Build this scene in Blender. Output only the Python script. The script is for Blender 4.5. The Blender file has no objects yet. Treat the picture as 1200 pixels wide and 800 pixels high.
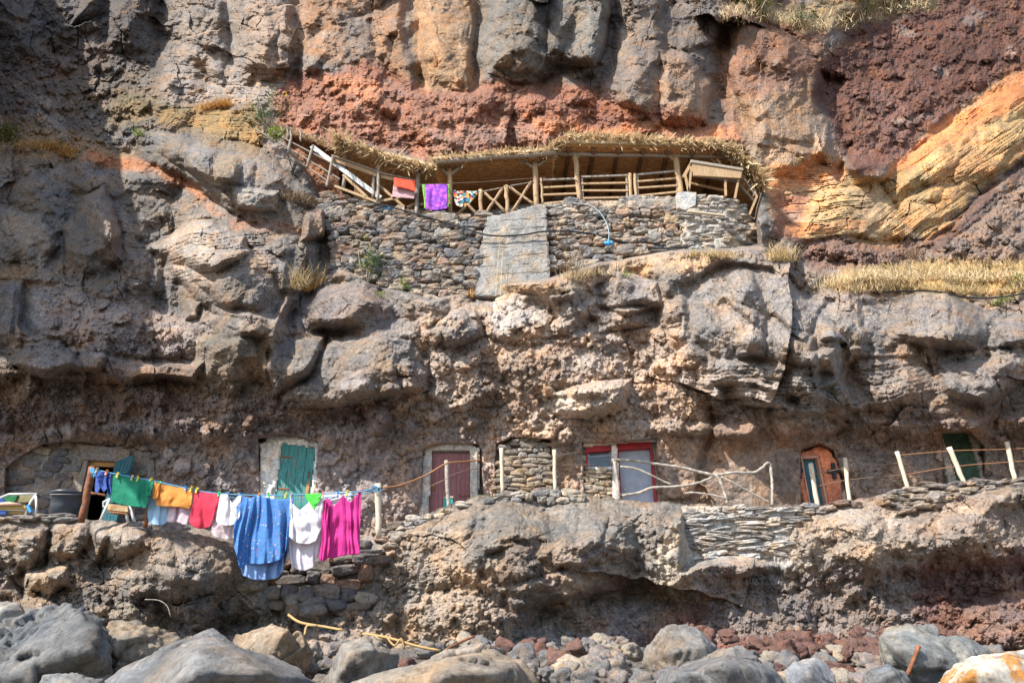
import bpy, bmesh, math, random
import numpy as np
from mathutils import Vector, Matrix, noise as mnoise
random.seed(7); np.random.seed(7)
R = math.radians
scene = bpy.context.scene
COL = scene.collection

# ------------------------------------------------------------------ camera
F_PX, PITCH, EYE = 760.0, R(26.0), 1.6
CP, SP = math.cos(PITCH), math.sin(PITCH)
cam_d = bpy.data.cameras.new('camera'); cam = bpy.data.objects.new('camera', cam_d); COL.objects.link(cam)
cam_d.sensor_width = 36.0; cam_d.lens = F_PX/1200*36.0
cam_d.clip_start = 0.1; cam_d.clip_end = 3000
cam.location = (0, 0, EYE); cam.rotation_euler = (R(90)+PITCH, 0, 0)
scene.camera = cam

def pt(x, y, D):
    """world point on the ray of photo coordinate (x, y) at distance D along +Y"""
    a = (x-600.0)/F_PX; b = (400.0-y)/F_PX
    Y = CP - b*SP; Z = SP + b*CP
    t = D/Y
    return Vector((a*t, D, EYE+Z*t))
def elev_y(D, z):
    """photo row at which height z is seen at distance D"""
    return 400.0 - F_PX*math.tan(math.atan2(z-EYE, D)-PITCH)
def px(D, y=400):
    b = (400.0-y)/F_PX
    return D/(CP-b*SP)/F_PX          # metres per photo pixel there

# ------------------------------------------------------------------ numpy noise
def _h(ix, iy, seed):
    h = (ix.astype(np.int64)*374761393 + iy.astype(np.int64)*668265263 + seed*974711) & 0xffffffff
    h = ((h ^ (h >> 13))*1274126177) & 0xffffffff
    h = ((h ^ (h >> 16))*2246822519) & 0xffffffff
    return (h ^ (h >> 15)) & 0xffffffff
def hf(ix, iy, seed):
    return (_h(ix, iy, seed) & 0xffff).astype(np.float32)/65535.0
def perlin(u, v, seed=0):
    iu = np.floor(u); iv = np.floor(v)
    fu = (u-iu).astype(np.float32); fv = (v-iv).astype(np.float32)
    iu = iu.astype(np.int64); iv = iv.astype(np.int64)
    su = fu*fu*fu*(fu*(fu*6-15)+10); sv = fv*fv*fv*(fv*(fv*6-15)+10)
    def g(a, b, x, y):
        th = hf(a, b, seed)*6.2831853
        return np.cos(th)*x + np.sin(th)*y
    n00 = g(iu, iv, fu, fv); n10 = g(iu+1, iv, fu-1, fv)
    n01 = g(iu, iv+1, fu, fv-1); n11 = g(iu+1, iv+1, fu-1, fv-1)
    a = n00+su*(n10-n00); b = n01+su*(n11-n01)
    return (a+sv*(b-a))*1.5
def fbm(u, v, octs, seed=0, gain=.5, ridged=False):
    s = np.zeros_like(u, dtype=np.float32); a = 1.0; f = 1.0; tot = 0
    for o in range(octs):
        n = perlin(u*f+o*17.3, v*f-o*9.1, seed+o)
        if ridged: n = 1-2*np.abs(n)
        s += a*n; tot += a; a *= gain; f *= 2.03
    return s/tot
def voro(u, v, seed=0, jit=.9):
    iu = np.floor(u).astype(np.int64); iv = np.floor(v).astype(np.int64)
    f1 = np.full(u.shape, 9., np.float32); f2 = f1.copy()
    ci = np.zeros(u.shape, np.int64); cj = ci.copy()
    dx1 = np.zeros(u.shape, np.float32); dy1 = dx1.copy()
    for a in (-1, 0, 1):
        for b in (-1, 0, 1):
            p = iu+a; q = iv+b
            dx = (u-(p+.5+jit*(hf(p, q, seed)-.5))).astype(np.float32)
            dy = (v-(q+.5+jit*(hf(p, q, seed+51)-.5))).astype(np.float32)
            d = np.sqrt(dx*dx+dy*dy)
            m = d < f1
            f2 = np.where(m, f1, np.minimum(f2, d))
            f1 = np.where(m, d, f1)
            ci = np.where(m, p, ci); cj = np.where(m, q, cj)
            dx1 = np.where(m, dx, dx1); dy1 = np.where(m, dy, dy1)
    return f1, f2, ci, cj, dx1, dy1
def sstep(a, b, x):
    t = np.clip((x-a)/(b-a), 0, 1); return t*t*(3-2*t)
def poly_sd(poly, X, Y):
    """signed distance, positive inside"""
    d = np.full(X.shape, 1e9, np.float32); ins = np.zeros(X.shape, bool)
    n = len(poly)
    for i in range(n):
        x0, y0 = poly[i]; x1, y1 = poly[(i+1) % n]
        ex, ey = x1-x0, y1-y0
        wx, wy = X-x0, Y-y0
        t = np.clip((wx*ex+wy*ey)/(ex*ex+ey*ey+1e-9), 0, 1)
        d = np.minimum(d, (wx-t*ex)**2+(wy-t*ey)**2)
        c = ((y0 <= Y) & (y1 > Y)) | ((y1 <= Y) & (y0 > Y))
        if ey: ins ^= c & (X < x0+ex*(Y-y0)/ey)
    d = np.sqrt(d)
    return np.where(ins, d, -d)

# ------------------------------------------------------------------ rock sheet builder
class Sheet:
    def __init__(s, X, Y):
        s.X = X.astype(np.float32); s.Y = Y.astype(np.float32)
        s.u = s.X/36.0; s.v = s.Y/36.0
        n1 = fbm(s.u*.45, s.v*.45, 4, 11); n2 = fbm(s.u*.45+40, s.v*.45, 4, 12)
        s.wx = s.X+n1*15; s.wy = s.Y+n2*15            # warped coordinates for natural outlines
        s.D = np.zeros_like(s.X); s.E = np.zeros_like(s.X)
        s.C = np.zeros(X.shape+(3,), np.float32)
        s.bm = np.zeros_like(s.X)
    def base(s, xs, ys, tab):
        xs = np.array(xs, float); ys = np.array(ys, float); T = np.array(tab, float)
        def sm(coords, q):                             # smooth interpolation index
            i = np.clip(np.searchsorted(coords, q)-1, 0, len(coords)-2)
            t = np.clip((q-coords[i])/(coords[i+1]-coords[i]), 0, 1)
            return i, (t*.5+.5*t*t*(3-2*t)).astype(np.float32)
        i, tx = sm(xs, s.X); j, ty = sm(ys, s.Y)
        s.D = (T[j, i]*(1-tx)*(1-ty)+T[j, i+1]*tx*(1-ty)+T[j+1, i]*(1-tx)*ty+T[j+1, i+1]*tx*ty).astype(np.float32)
    def mask(s, poly, soft=8, warp=1.0, off=0.0):
        xs = [p[0] for p in poly]; ys = [p[1] for p in poly]; m = soft+20
        sel = (s.X > min(xs)-m) & (s.X < max(xs)+m) & (s.Y > min(ys)-m) & (s.Y < max(ys)+m)
        out = np.zeros_like(s.X)
        if not sel.any(): return out
        px_ = s.X[sel]+(s.wx[sel]-s.X[sel])*warp; py_ = s.Y[sel]+(s.wy[sel]-s.Y[sel])*warp
        sd = poly_sd(poly, px_, py_)+off
        out[sel] = sstep(-soft, soft, sd)
        return out
    def blk(s, poly, h, bev=8, tx=0, ty=0, warp=.7, col=None, crack=.05, cmix=.8):
        bev = bev*1.9; h = h*.72
        """a rock that stands h metres proud (towards the beach), its face tilted by tx, ty metres per 100 px"""
        xs = [p[0] for p in poly]; ys = [p[1] for p in poly]; m = 30
        sel = (s.X > min(xs)-m) & (s.X < max(xs)+m) & (s.Y > min(ys)-m) & (s.Y < max(ys)+m)
        if not sel.any(): return
        px_ = s.X[sel]+(s.wx[sel]-s.X[sel])*warp; py_ = s.Y[sel]+(s.wy[sel]-s.Y[sel])*warp
        sd = poly_sd(poly, px_, py_)
        cx, cy = sum(xs)/len(xs), sum(ys)/len(ys)
        rad = math.sqrt((max(xs)-min(xs))*(max(ys)-min(ys)))/2
        rg = np.random.RandomState(int(abs(cx*7+cy*13)) % 9999)
        k = np.clip(sd/(bev*.6), 0, 1); k = k*(1.6-.6*k)
        h_ = h+tx*(px_-cx)/100+ty*(py_-cy)/100
        for j in range(5):                            # chamfered, broken faces
            an = rg.rand()*6.283; of = (.15+.5*rg.rand())*rad; st_ = (.5+1.1*rg.rand())*h
            h_ = np.minimum(h_, h*1.05-st_*((px_-cx)*math.cos(an)+(py_-cy)*math.sin(an)-of)/rad)
        h_ = np.maximum(h_, -.1)*np.clip(k, 0, 1)
        s.bm[sel] = np.maximum(s.bm[sel], sstep(0, 10, sd))
        if crack: h_ = h_-crack*np.exp(-(sd/3.0)**2)
        s.E[sel] += h_
        if col is not None:
            w = sstep(-3, 4, sd)[:, None]*cmix
            s.C[sel] = s.C[sel]*(1-w)+np.array(col, np.float32)*w
    def gully(s, poly, depth, soft=7):
        s.E -= depth*s.mask(poly, soft, 1.0)
    def tint(s, poly, col, soft=10, amt=1.0, warp=1.3):
        w = (s.mask(poly, soft, warp)*amt)[..., None]
        s.C = s.C*(1-w)+np.array(col, np.float32)*w
    def blocks(s, size, amp, seed, su=1., sv=1., ang=0., tilt=.6, crack=.25, warp=.35, tintamt=0.0):
        """broken, faceted rock: cells with tilted faces and cracks between them"""
        ca, sa = math.cos(ang), math.sin(ang)
        w1 = fbm(s.u/size*1.3, s.v/size*1.3, 3, seed+3)*warp; w2 = fbm(s.u/size*1.3+9, s.v/size*1.3, 3, seed+4)*warp
        p = (s.u*ca+s.v*sa)/size/su+w1; q = (-s.u*sa+s.v*ca)/size/sv+w2
        f1, f2, ci, cj, dx, dy = voro(p, q, seed)
        a = hf(ci, cj, seed+7)-.5; gx = hf(ci, cj, seed+8)-.5; gy = hf(ci, cj, seed+9)-.5
        h = a+tilt*2*(gx*dx+gy*dy)
        e = sstep(0, .09, f2-f1)
        h = h*1.0-crack*(1-e)
        s.E += h*amp
        if tintamt:
            s.C *= (1+tintamt*(hf(ci, cj, seed+21)-.5)*2)[..., None]
    def facets(s, size, amp, seed, su=1., sv=1., ang=0., slope=2.2, tilt=.9, warp=.25, tintamt=0., nj=5):
        """broken rock: angular chunks (a tilted face cut by steep sides) pushed into one another"""
        ca, sa = math.cos(ang), math.sin(ang)
        w1 = fbm(s.u/size*.9, s.v/size*.9, 3, seed+3)*warp; w2 = fbm(s.u/size*.9+9, s.v/size*.9, 3, seed+4)*warp
        p = ((s.u*ca+s.v*sa)/size/su+w1).astype(np.float32); q = ((-s.u*sa+s.v*ca)/size/sv+w2).astype(np.float32)
        iu = np.floor(p).astype(np.int64); iv = np.floor(q).astype(np.int64)
        rng = np.random.RandomState(seed); K = 1024
        tab = rng.rand(K, 4).astype(np.float32)
        th = rng.rand(K, 1)*6.28+np.arange(nj)[None]*6.2832/nj+(rng.rand(K, nj)-.5)*.9
        tc, ts, tr = np.cos(th).astype(np.float32), np.sin(th).astype(np.float32), (.22+.32*rng.rand(K, nj)).astype(np.float32)
        sl = (slope*(.5+rng.rand(K))).astype(np.float32)
        H = np.full(p.shape, -9., np.float32); ID = np.zeros(p.shape, np.int64)
        for a in (-1, 0, 1):
            for b in (-1, 0, 1):
                ci, cj = iu+a, iv+b
                k = (_h(ci, cj, seed) % K)
                dx = p-(ci+.2+.6*tab[k, 0]).astype(np.float32); dy = q-(cj+.2+.6*tab[k, 1]).astype(np.float32)
                side = np.zeros(p.shape, np.float32)
                for j in range(nj):
                    side = np.maximum(side, dx*tc[k, j]+dy*ts[k, j]-tr[k, j])
                h = tab[k, 2]-.5+tilt*((tab[k, 3]-.5)*dx+(tab[(k+7) % K, 3]-.6)*dy)-sl[k]*side
                m = h > H
                H = np.where(m, h, H); ID = np.where(m, k, ID)
        s.E += np.maximum(H, -.55)*amp
        if tintamt: s.C *= (1+tintamt*2*(tab[ID, 3]-.5))[..., None]
    def cracks(s, size, depth, seed, su=1., sv=1., ang=0., wid=.05):
        """joints that open here and close there"""
        ca, sa = math.cos(ang), math.sin(ang)
        w1 = fbm(s.u/size, s.v/size, 4, seed+3)*.5; w2 = fbm(s.u/size+9, s.v/size, 4, seed+4)*.5
        f1, f2, ci, cj, _, _ = voro((s.u*ca+s.v*sa)/size/su+w1, (-s.u*sa+s.v*ca)/size/sv+w2, seed, 1.0)
        on = sstep(-.05, .3, fbm(s.u/size*.6, s.v/size*.6, 3, seed+5))
        s.E -= depth*on*(1-sstep(0, wid, f2-f1))
    def lumps(s, size, amp, seed, keep=.5):
        """stones set in tuff"""
        p = s.u/size+fbm(s.u/size, s.v/size, 2, seed+2)*.25; q = s.v/size
        f1, f2, ci, cj, dx, dy = voro(p, q, seed)
        r = .2+.35*hf(ci, cj, seed+5); on = hf(ci, cj, seed+6) < keep
        k = np.clip(1-(f1/r)**2, 0, 1)
        s.E += np.sqrt(k)*on*amp*(.4+r*1.6)
        return np.sqrt(k)*on, ci, cj
    def strata(s, ang, per, amp, seed, warp=.5):
        ca, sa = math.cos(ang), math.sin(ang)
        t = (-s.u*sa+s.v*ca)/per
        t = t+fbm(s.u*.5, s.v*.5, 3, seed)*warp/per*.6
        i = np.floor(t); f = t-i
        r = hf(i.astype(np.int64), np.zeros(i.shape, np.int64), seed+4)
        along = (s.u*ca+s.v*sa)
        w = fbm(along*.8+r*50, i*3.7, 3, seed+5)
        h = (r-.5)*.6+w*.9+(.5-np.abs(f-.4))*.5-.5*sstep(.86, 1, f)-.4*(1-sstep(0, .1, f))
        s.E += h*amp
        return r
    def dist(s): return s.D-s.E
    def world(s):
        D = s.dist()
        a = (s.X-600)/F_PX; b = (400-s.Y)/F_PX
        t = D/(CP-b*SP)
        return np.stack([a*t, D, EYE+(SP+b*CP)*t], -1)

def grid_mesh(name, P, C, mat, extra=None):
    nr, nc = P.shape[:2]
    me = bpy.data.meshes.new(name)
    me.vertices.add(nr*nc); me.vertices.foreach_set('co', P.reshape(-1).astype(np.float32))
    idx = np.arange(nr*nc, dtype=np.int32).reshape(nr, nc)
    q = np.stack([idx[:-1, :-1], idx[1:, :-1], idx[1:, 1:], idx[:-1, 1:]], -1).reshape(-1)
    nf = (nr-1)*(nc-1)
    me.loops.add(nf*4); me.loops.foreach_set('vertex_index', q)
    me.polygons.add(nf); me.polygons.foreach_set('loop_start', np.arange(nf, dtype=np.int32)*4)
    me.polygons.foreach_set('use_smooth', np.zeros(nf, bool))
    at = me.attributes.new('rock_colour', 'FLOAT_COLOR', 'POINT')
    c4 = np.ones((nr*nc, 4), np.float32); c4[:, :3] = np.clip(C.reshape(-1, 3), .005, .85)
    at.data.foreach_set('color', c4.reshape(-1))
    me.update(calc_edges=True); me.materials.append(mat)
    o = bpy.data.objects.new(name, me); COL.objects.link(o)
    return o

# ------------------------------------------------------------------ materials
def nt(name):
    m = bpy.data.materials.new(name); m.use_nodes = True
    t = m.node_tree; b = t.nodes['Principled BSDF']
    return m, t, b
def N(t, typ, **kw):
    n = t.nodes.new(typ)
    for k, v in kw.items():
        if k in n.inputs: n.inputs[k].default_value = v
        else: setattr(n, k, v)
    return n
def ramp(t, stops, src):
    r = t.nodes.new('ShaderNodeValToRGB')
    el = r.color_ramp.elements
    while len(el) < len(stops): el.new(.5)
    for e, (p, c) in zip(el, stops): e.position = p; e.color = (*c, 1) if len(c) == 3 else c
    t.links.new(src, r.inputs[0]); return r
def rock_material(name, sp=.35, bump=.35, dist=.05, scale=1.0):
    m, t, b = nt(name); L = t.links.new
    at = N(t, 'ShaderNodeAttribute', attribute_name='rock_colour')
    tc = N(t, 'ShaderNodeTexCoord')
    def noise(sc, det, ro):
        n = N(t, 'ShaderNodeTexNoise', Scale=sc*scale, Detail=det, Roughness=ro); L(tc.outputs['Object'], n.inputs['Vector']); return n
    def mult(a_, b_):
        mu = N(t, 'ShaderNodeMix', data_type='RGBA', blend_type='MULTIPLY'); mu.inputs['Factor'].default_value = 1
        L(a_, mu.inputs['A']); L(b_, mu.inputs['B']); return mu.outputs['Result']
    n1 = noise(7.0, 10.0, .78); n2 = noise(1.1, 5.0, .62); n3 = noise(16.0, 4.0, .7); n4 = noise(2.6, 8.0, .7)
    v = N(t, 'ShaderNodeTexVoronoi', Scale=7.0*scale, feature='F1'); L(tc.outputs['Object'], v.inputs['Vector'])
    r1 = ramp(t, [(.36, (1-sp*1.25,)*3), (.5, (1, 1, 1)), (.64, (1+sp*1.2,)*3)], n1.outputs['Fac'])
    r2 = ramp(t, [(.34, (.80, .88, .98)), (.5, (1, 1, 1)), (.66, (1.22, 1.02, .82))], n2.outputs['Fac'])
    r3 = ramp(t, [(.33, (.50, .50, .52)), (.42, (1, 1, 1)), (.62, (1, 1, 1)), (.70, (1.45, 1.42, 1.38))], n3.outputs['Fac'])
    r4 = ramp(t, [(.36, (.70, .68, .68)), (.47, (1, 1, 1)), (.58, (1, 1, 1)), (.68, (1.30, 1.26, 1.2))], n4.outputs['Fac'])
    o_ = mult(mult(mult(mult(at.outputs['Color'], r1.outputs['Color']), r2.outputs['Color']), r3.outputs['Color']), r4.outputs['Color'])
    L(o_, b.inputs['Base Color'])
    b.inputs['Roughness'].default_value = .9; b.inputs['Specular IOR Level'].default_value = .2
    ma = N(t, 'ShaderNodeMath', operation='MULTIPLY_ADD'); ma.inputs[1].default_value = -.30
    L(v.outputs['Distance'], ma.inputs[0]); L(n1.outputs['Fac'], ma.inputs[2])
    bp = N(t, 'ShaderNodeBump', Strength=min(1, bump*1.8), Distance=dist*1.6); L(ma.outputs[0], bp.inputs['Height'])
    L(bp.outputs['Normal'], b.inputs['Normal'])
    return m
M_ROCK = rock_material('cliff_rock')
# ================================================================== THE CLIFF
def axis(a, b, c, d, fine, coarse):
    return np.concatenate([np.arange(a, b, coarse), np.arange(b, c, fine), np.arange(c, d, coarse)])
GREY = (.185, .172, .155); WARM = (.245, .208, .18); DARK = (.095, .088, .082); MAUVE = (.30, .255, .235)
RED = (.27, .13, .088); ORANGE = (.44, .205, .11); SAND = (.385, .27, .135); SANDO = (.43, .215, .10)
SCORIA = (.13, .067, .051); PALE = (.43, .385, .33); CONG = (.36, .30, .25); STRAW = (.42, .31, .15); OCHRE = (.27, .185, .08)

gx = axis(-330, -15, 1216, 1530, 1.17, 6.0); gy = axis(-420, -10, 655, 720, 1.17, 6.0)
X, Y = np.meshgrid(gx, gy)
S = Sheet(X, Y)
CX = [-330, -120, 0, 150, 300, 450, 600, 750, 850, 950, 1050, 1200, 1530]
CY = [-420, -260, -70, 0, 80, 130, 165, 220, 290, 340, 400, 460, 500, 530, 720]
S.base(CX, CY, [
 [22, 27, 34, 36, 36, 36, 36, 36, 37, 39, 41, 42, 42],
 [11.5, 17.5, 30, 31, 31, 31, 31, 31, 32, 33, 35, 36, 36],  # first two columns: unseen overhanging spur, shaped to shade the cliff's left side
 [10.5, 15.8, 27.5, 27.5, 27.5, 27.5, 27, 27, 28, 30, 32, 33, 33],
 [15, 20, 24, 25.4, 25.3, 25, 24.5, 24.5, 25.5, 27.5, 30, 31, 31],
 [17, 21.5, 23.8, 24.4, 24.1, 23.6, 23.2, 23.2, 24, 25.8, 28, 28.5, 29],
 [17.5, 21, 23, 23.3, 22.9, 22.4, 22.3, 22.3, 23, 24.6, 26.6, 27, 27],
 [17.5, 20.8, 22.3, 22.4, 22.2, 22, 21.8, 21.8, 22.3, 23.8, 25.5, 26, 26],
 [17.5, 20.2, 21.4, 21.4, 21.6, 21.8, 21.8, 21.8, 21.8, 22.8, 24, 25, 25],
 [17, 19.5, 20.5, 20.4, 20.6, 21.2, 21.2, 21.2, 21.0, 21.2, 22.4, 23.3, 23],
 [17, 19, 19.8, 19.8, 19.8, 20.3, 20.5, 20.4, 20.2, 20.3, 20.9, 21.3, 21],
 [17, 18.7, 19.2, 19.3, 19.1, 19.2, 19.4, 19.5, 19.2, 19.2, 19.3, 19.3, 19.3],
 [17, 18.7, 18.9, 19.1, 19.1, 19.2, 19.25, 19.25, 19.3, 19.3, 19.2, 19.0, 19],
 [17.5, 18.8, 19.2, 19.4, 19.5, 19.55, 19.55, 19.55, 19.6, 19.6, 19.4, 19.2, 19],
 [18.5, 19.3, 19.8, 19.9, 19.85, 19.85, 19.85, 19.85, 19.85, 19.85, 19.8, 19.7, 19.5],
 [19.2, 20, 20.2, 20.2, 20.2, 20.2, 20.2, 20.2, 20.2, 20.2, 20.2, 20.2, 20.2]])
u, v = S.u, S.v
# ---- colour of the rock, zone by zone
nb = fbm(u*.35, v*.5, 4, 90)
w = sstep(-.25, .3, nb)[..., None]
S.C[:] = np.array(GREY)*(1-w)+np.array(WARM)*w
T = S.tint
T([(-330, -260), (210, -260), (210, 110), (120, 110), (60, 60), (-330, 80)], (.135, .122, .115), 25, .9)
T([(200, -60), (330, -60), (340, 110), (190, 135)], (.30, .26, .22), 14, .75)
T([(190, 70), (330, 60), (330, 125), (190, 125)], (.37, .32, .28), 10, .6)
T([(290, 0), (355, 0), (355, 95), (290, 100)], (.33, .25, .19), 8, .75)
T([(345, -40), (480, -40), (470, 60), (480, 100), (420, 90), (355, 60)], (.32, .20, .125), 9, .85)
T([(395, 10), (430, 10), (430, 70), (395, 75)], (.19, .165, .145), 9, .8)
T([(480, -30), (565, -30), (560, 110), (490, 105)], (.44, .285, .165), 8, .9)
T([(478, -60), (500, -60), (560, 30), (560, 60)], (.25, .2, .16), 8, .6)
T([(565, -80), (720, -80), (715, 80), (600, 100), (560, 70)], (.185, .175, .155), 8, .9)
T([(715, -80), (790, -80), (770, 140), (700, 120)], (.235, .195, .165), 8, .8)
T([(770, 50), (835, 90), (835, 155), (765, 150)], (.36, .25, .175), 8, .85)
T([(790, -120), (850, -120), (850, 60), (790, 60)], (.16, .14, .13), 10, .6)
T([(835, -30), (960, 10), (975, 110), (930, 180), (850, 160)], (.25, .145, .098), 10, .9)
T([(860, 110), (960, 100), (965, 185), (880, 200)], (.32, .235, .16), 12, .75)
T([(-330, -260), (960, -260), (960, -60), (-330, -60)], (.21, .165, .14), 30, .6)
# red tuff band
T([(320, 125), (335, 95), (400, 85), (425, 68), (480, 98), (560, 100), (640, 92), (700, 105), (760, 128), (850, 150), (870, 172), (650, 170), (510, 192), (400, 170), (330, 155)], RED, 8, .92)
T([(360, 120), (480, 100), (600, 110), (640, 150), (540, 175), (440, 165), (350, 150)], (.31, .175, .125), 16, .6)
T([(385, 95), (415, 88), (450, 112), (440, 125), (395, 110)], ORANGE, 6, .8)
T([(615, 132), (660, 142), (720, 148), (860, 152), (870, 166), (650, 160)], ORANGE, 5, .85)
T([(500, 145), (640, 150), (640, 165), (500, 180)], (.25, .165, .13), 8, .7)
# scoria, top right
T([(955, 90), (985, 30), (960, 0), (960, -260), (1530, -260), (1530, 90), (1200, 88), (1120, 128), (1045, 195), (1005, 215), (985, 175), (965, 130)], SCORIA, 8, .97)
T([(1000, 110), (1060, 90), (1060, 170), (1010, 200)], (.20, .115, .09), 14, .6)
T([(840, -8), (930, 5), (1100, -20), (1100, 6), (1020, 22), (940, 30), (860, 18)], (.32, .25, .14), 6, .8)
# banded sandstone
T([(1215, 82), (1150, 110), (1125, 128), (1060, 188), (1028, 215), (1030, 245), (1062, 258), (1085, 285), (1215, 185)], SAND, 8, .95, 1.2)
T([(1215, 80), (1140, 118), (1050, 192), (1030, 215), (1060, 205), (1140, 150), (1215, 105)], (.50, .20, .085), 6, .85)
T([(1110, 150), (1150, 140), (1160, 200), (1100, 220)], SANDO, 10, .45)
T([(895, 195), (950, 175), (980, 182), (992, 207), (1032, 212), (1062, 257), (1078, 280), (990, 290), (930, 280), (905, 240)], (.46, .325, .17), 8, .95, 1.2)
T([(890, 195), (950, 175), (982, 184), (985, 205), (950, 215), (900, 222)], (.50, .225, .105), 8, .85)
T([(905, 220), (945, 222), (945, 290), (915, 275)], (.30, .14, .095), 6, .8)
T([(1000, 225), (1040, 225), (1040, 270), (1000, 275)], (.30, .215, .14), 8, .6)
T([(930, 285), (1000, 278), (1080, 278), (1090, 312), (1000, 316), (950, 318)], (.17, .11, .088), 6, .92)
T([(1085, 290), (1215, 198), (1215, 315), (1070, 315)], (.215, .165, .135), 6, .95)
T([(1075, 285), (1215, 180), (1215, 202), (1095, 300)], (.095, .065, .055), 5, .9)
T([(955, 335), (1010, 313), (1215, 306), (1215, 348), (1080, 350), (985, 342)], STRAW, 7, .9)
T([(960, 340), (1060, 345), (1100, 350), (1215, 350), (1215, 365), (1060, 362)], (.33, .235, .17), 7, .7)
# left hand slopes
T([(0, 60), (120, 30), (150, 130), (60, 180), (-60, 170)], (.165, .125, .105), 16, .8)
T([(30, 115), (70, 120), (75, 160), (40, 170)], (.33, .29, .245), 7, .7)
T([(80, 85), (180, 70), (190, 130), (100, 175)], (.20, .165, .125), 14, .7)
T([(185, 128), (290, 122), (312, 160), (300, 175), (240, 165), (180, 152)], OCHRE, 7, .9)
T([(140, 105), (185, 120), (180, 145), (145, 140)], (.19, .15, .07), 10, .7)
T([(-20, 150), (60, 150), (160, 180), (90, 190), (-20, 180)], (.35, .23, .10), 10, .55)
T([(100, 178), (160, 184), (205, 205), (268, 252), (252, 253), (180, 208), (95, 190)], (.44, .20, .095), 5, .85)
T([(272, 256), (325, 258), (362, 278), (340, 277), (275, 268)], (.44, .195, .095), 4, .85)
T([(200, 225), (320, 245), (330, 320), (250, 310)], (.255, .23, .21), 12, .5)
T([(170, 300), (200, 270), (250, 262), (300, 285), (330, 310), (280, 330), (190, 330)], (.37, .32, .27), 8, .65)
T([(30, 330), (110, 335), (190, 375), (250, 385), (235, 425), (130, 425), (60, 405)], (.315, .262, .232), 10, .9)
T([(-60, 300), (50, 310), (40, 350), (-60, 360)], (.30, .2, .11), 10, .6)
T([(-330, 425), (0, 425), (230, 430), (240, 470), (100, 495), (-330, 500)], (.15, .105, .075), 12, .8)
T([(-330, 470), (250, 465), (480, 470), (480, 510), (240, 520), (-330, 530)], (.19, .145, .125), 12, .7)
T([(480, 360), (620, 345), (800, 370), (830, 520), (480, 530), (440, 470)], CONG, 14, .9)
T([(540, 420), (660, 400), (700, 470), (560, 500)], (.20, .15, .115), 14, .7)
T([(560, 348), (610, 345), (640, 380), (590, 395)], (.40, .365, .33), 8, .75)
T([(640, 460), (720, 450), (730, 480), (680, 495), (630, 478)], PALE, 7, .75)
T([(800, 440), (860, 430), (940, 440), (930, 470), (800, 480)], (.33, .29, .25), 9, .7)
T([(500, 335), (640, 330), (720, 305), (860, 295), (860, 312), (700, 335), (560, 355)], (.36, .27, .185), 7, .8)
T([(720, 350), (800, 340), (820, 400), (740, 430)], (.31, .235, .175), 12, .6)
T([(760, 400), (830, 420), (830, 540), (760, 520)], (.36, .27, .2), 12, .6)
T([(-330, 512), (480, 500), (480, 620), (-330, 620)], MAUVE, 10, .9)
T([(480, 505), (800, 515), (1215, 505), (1215, 620), (480, 620)], (.33, .272, .24), 8, .85)
T([(830, 480), (950, 490), (1050, 480), (1215, 470), (1215, 520), (830, 530)], (.235, .165, .13), 14, .7)
T([(770, 520), (840, 510), (930, 540), (930, 590), (770, 590)], (.31, .22, .16), 10, .7)
T([(600, 560), (1215, 530), (1215, 640), (600, 640)], (.30, .245, .195), 10, .4)
n_c = fbm(u*1.6, v*1.6, 5, 70)
S.C *= (1+.30*n_c)[..., None]
pale = sstep(.28, .5, fbm(u*.9+30, v*1.2, 5, 71))[..., None]*.30
S.C = S.C*(1-pale)+np.array((.40, .37, .33))*pale
rust = sstep(.22, .45, fbm(u*.8-30, v*1.1, 5, 72))[..., None]*.30
S.C = S.C*(1-rust)+np.array((.27, .165, .085))*rust

# ---- large rocks, each with its own outline (photo coordinates) and standing proud of the face
B = S.blk
def BU(p, h, bev=8, tx=0, ty=0, k=1.28, **kw): S.blk(p, h*k, bev*.75, tx*k, ty*k, **kw)
# basalt columns and buttresses of the upper cliff
BU([(190, -40), (270, -40), (275, 60), (265, 100), (200, 85)], .5, 22, .3, 0, k=1.6)
BU([(268, -40), (345, -40), (345, 80), (330, 95), (285, 100), (270, 60)], .9, 20, .5, 0, k=1.6)
BU([(345, -40), (420, -40), (440, 60), (400, 80), (352, 70)], .25, 12, .9, -.3, k=1.6)
BU([(430, -30), (480, -30), (485, 95), (470, 100), (440, 62)], .1, 10, .8, .2, k=1.6)
BU([(482, -60), (520, -60), (562, 0), (558, 100), (545, 105), (497, 100)], .75, 14, -.9, .1, k=1.6)
BU([(572, -60), (640, -60), (640, 95), (600, 100), (568, 88)], .9, 16, .5, 0, k=1.6)
BU([(635, -60), (718, -60), (716, 55), (700, 82), (640, 78)], 1.5, 18, .5, .2, k=1.6)
BU([(640, 72), (700, 78), (690, 102), (650, 100)], .25, 8, 0, -2.0, k=1.6)
BU([(718, -60), (785, -60), (775, 140), (720, 120)], .5, 14, .6, 0, k=1.6)
BU([(770, 55), (800, 60), (838, 95), (832, 150), (780, 150)], .9, 12, .7, 0, k=1.6)
BU([(800, -60), (850, -60), (850, 50), (800, 60)], .5, 14, .5, 0, k=1.6)
BU([(848, 10), (950, 50), (975, 110), (960, 180), (890, 170), (855, 90)], 1.0, 18, .7, .2, k=1.6)
BU([(120, -40), (195, -40), (185, 70), (130, 60)], .6, 18, .3, .3, k=1.6)
BU([(40, -40), (120, -40), (120, 30), (60, 60)], .5, 18, .2, .3, k=1.6)
G_ = S.gully
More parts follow.
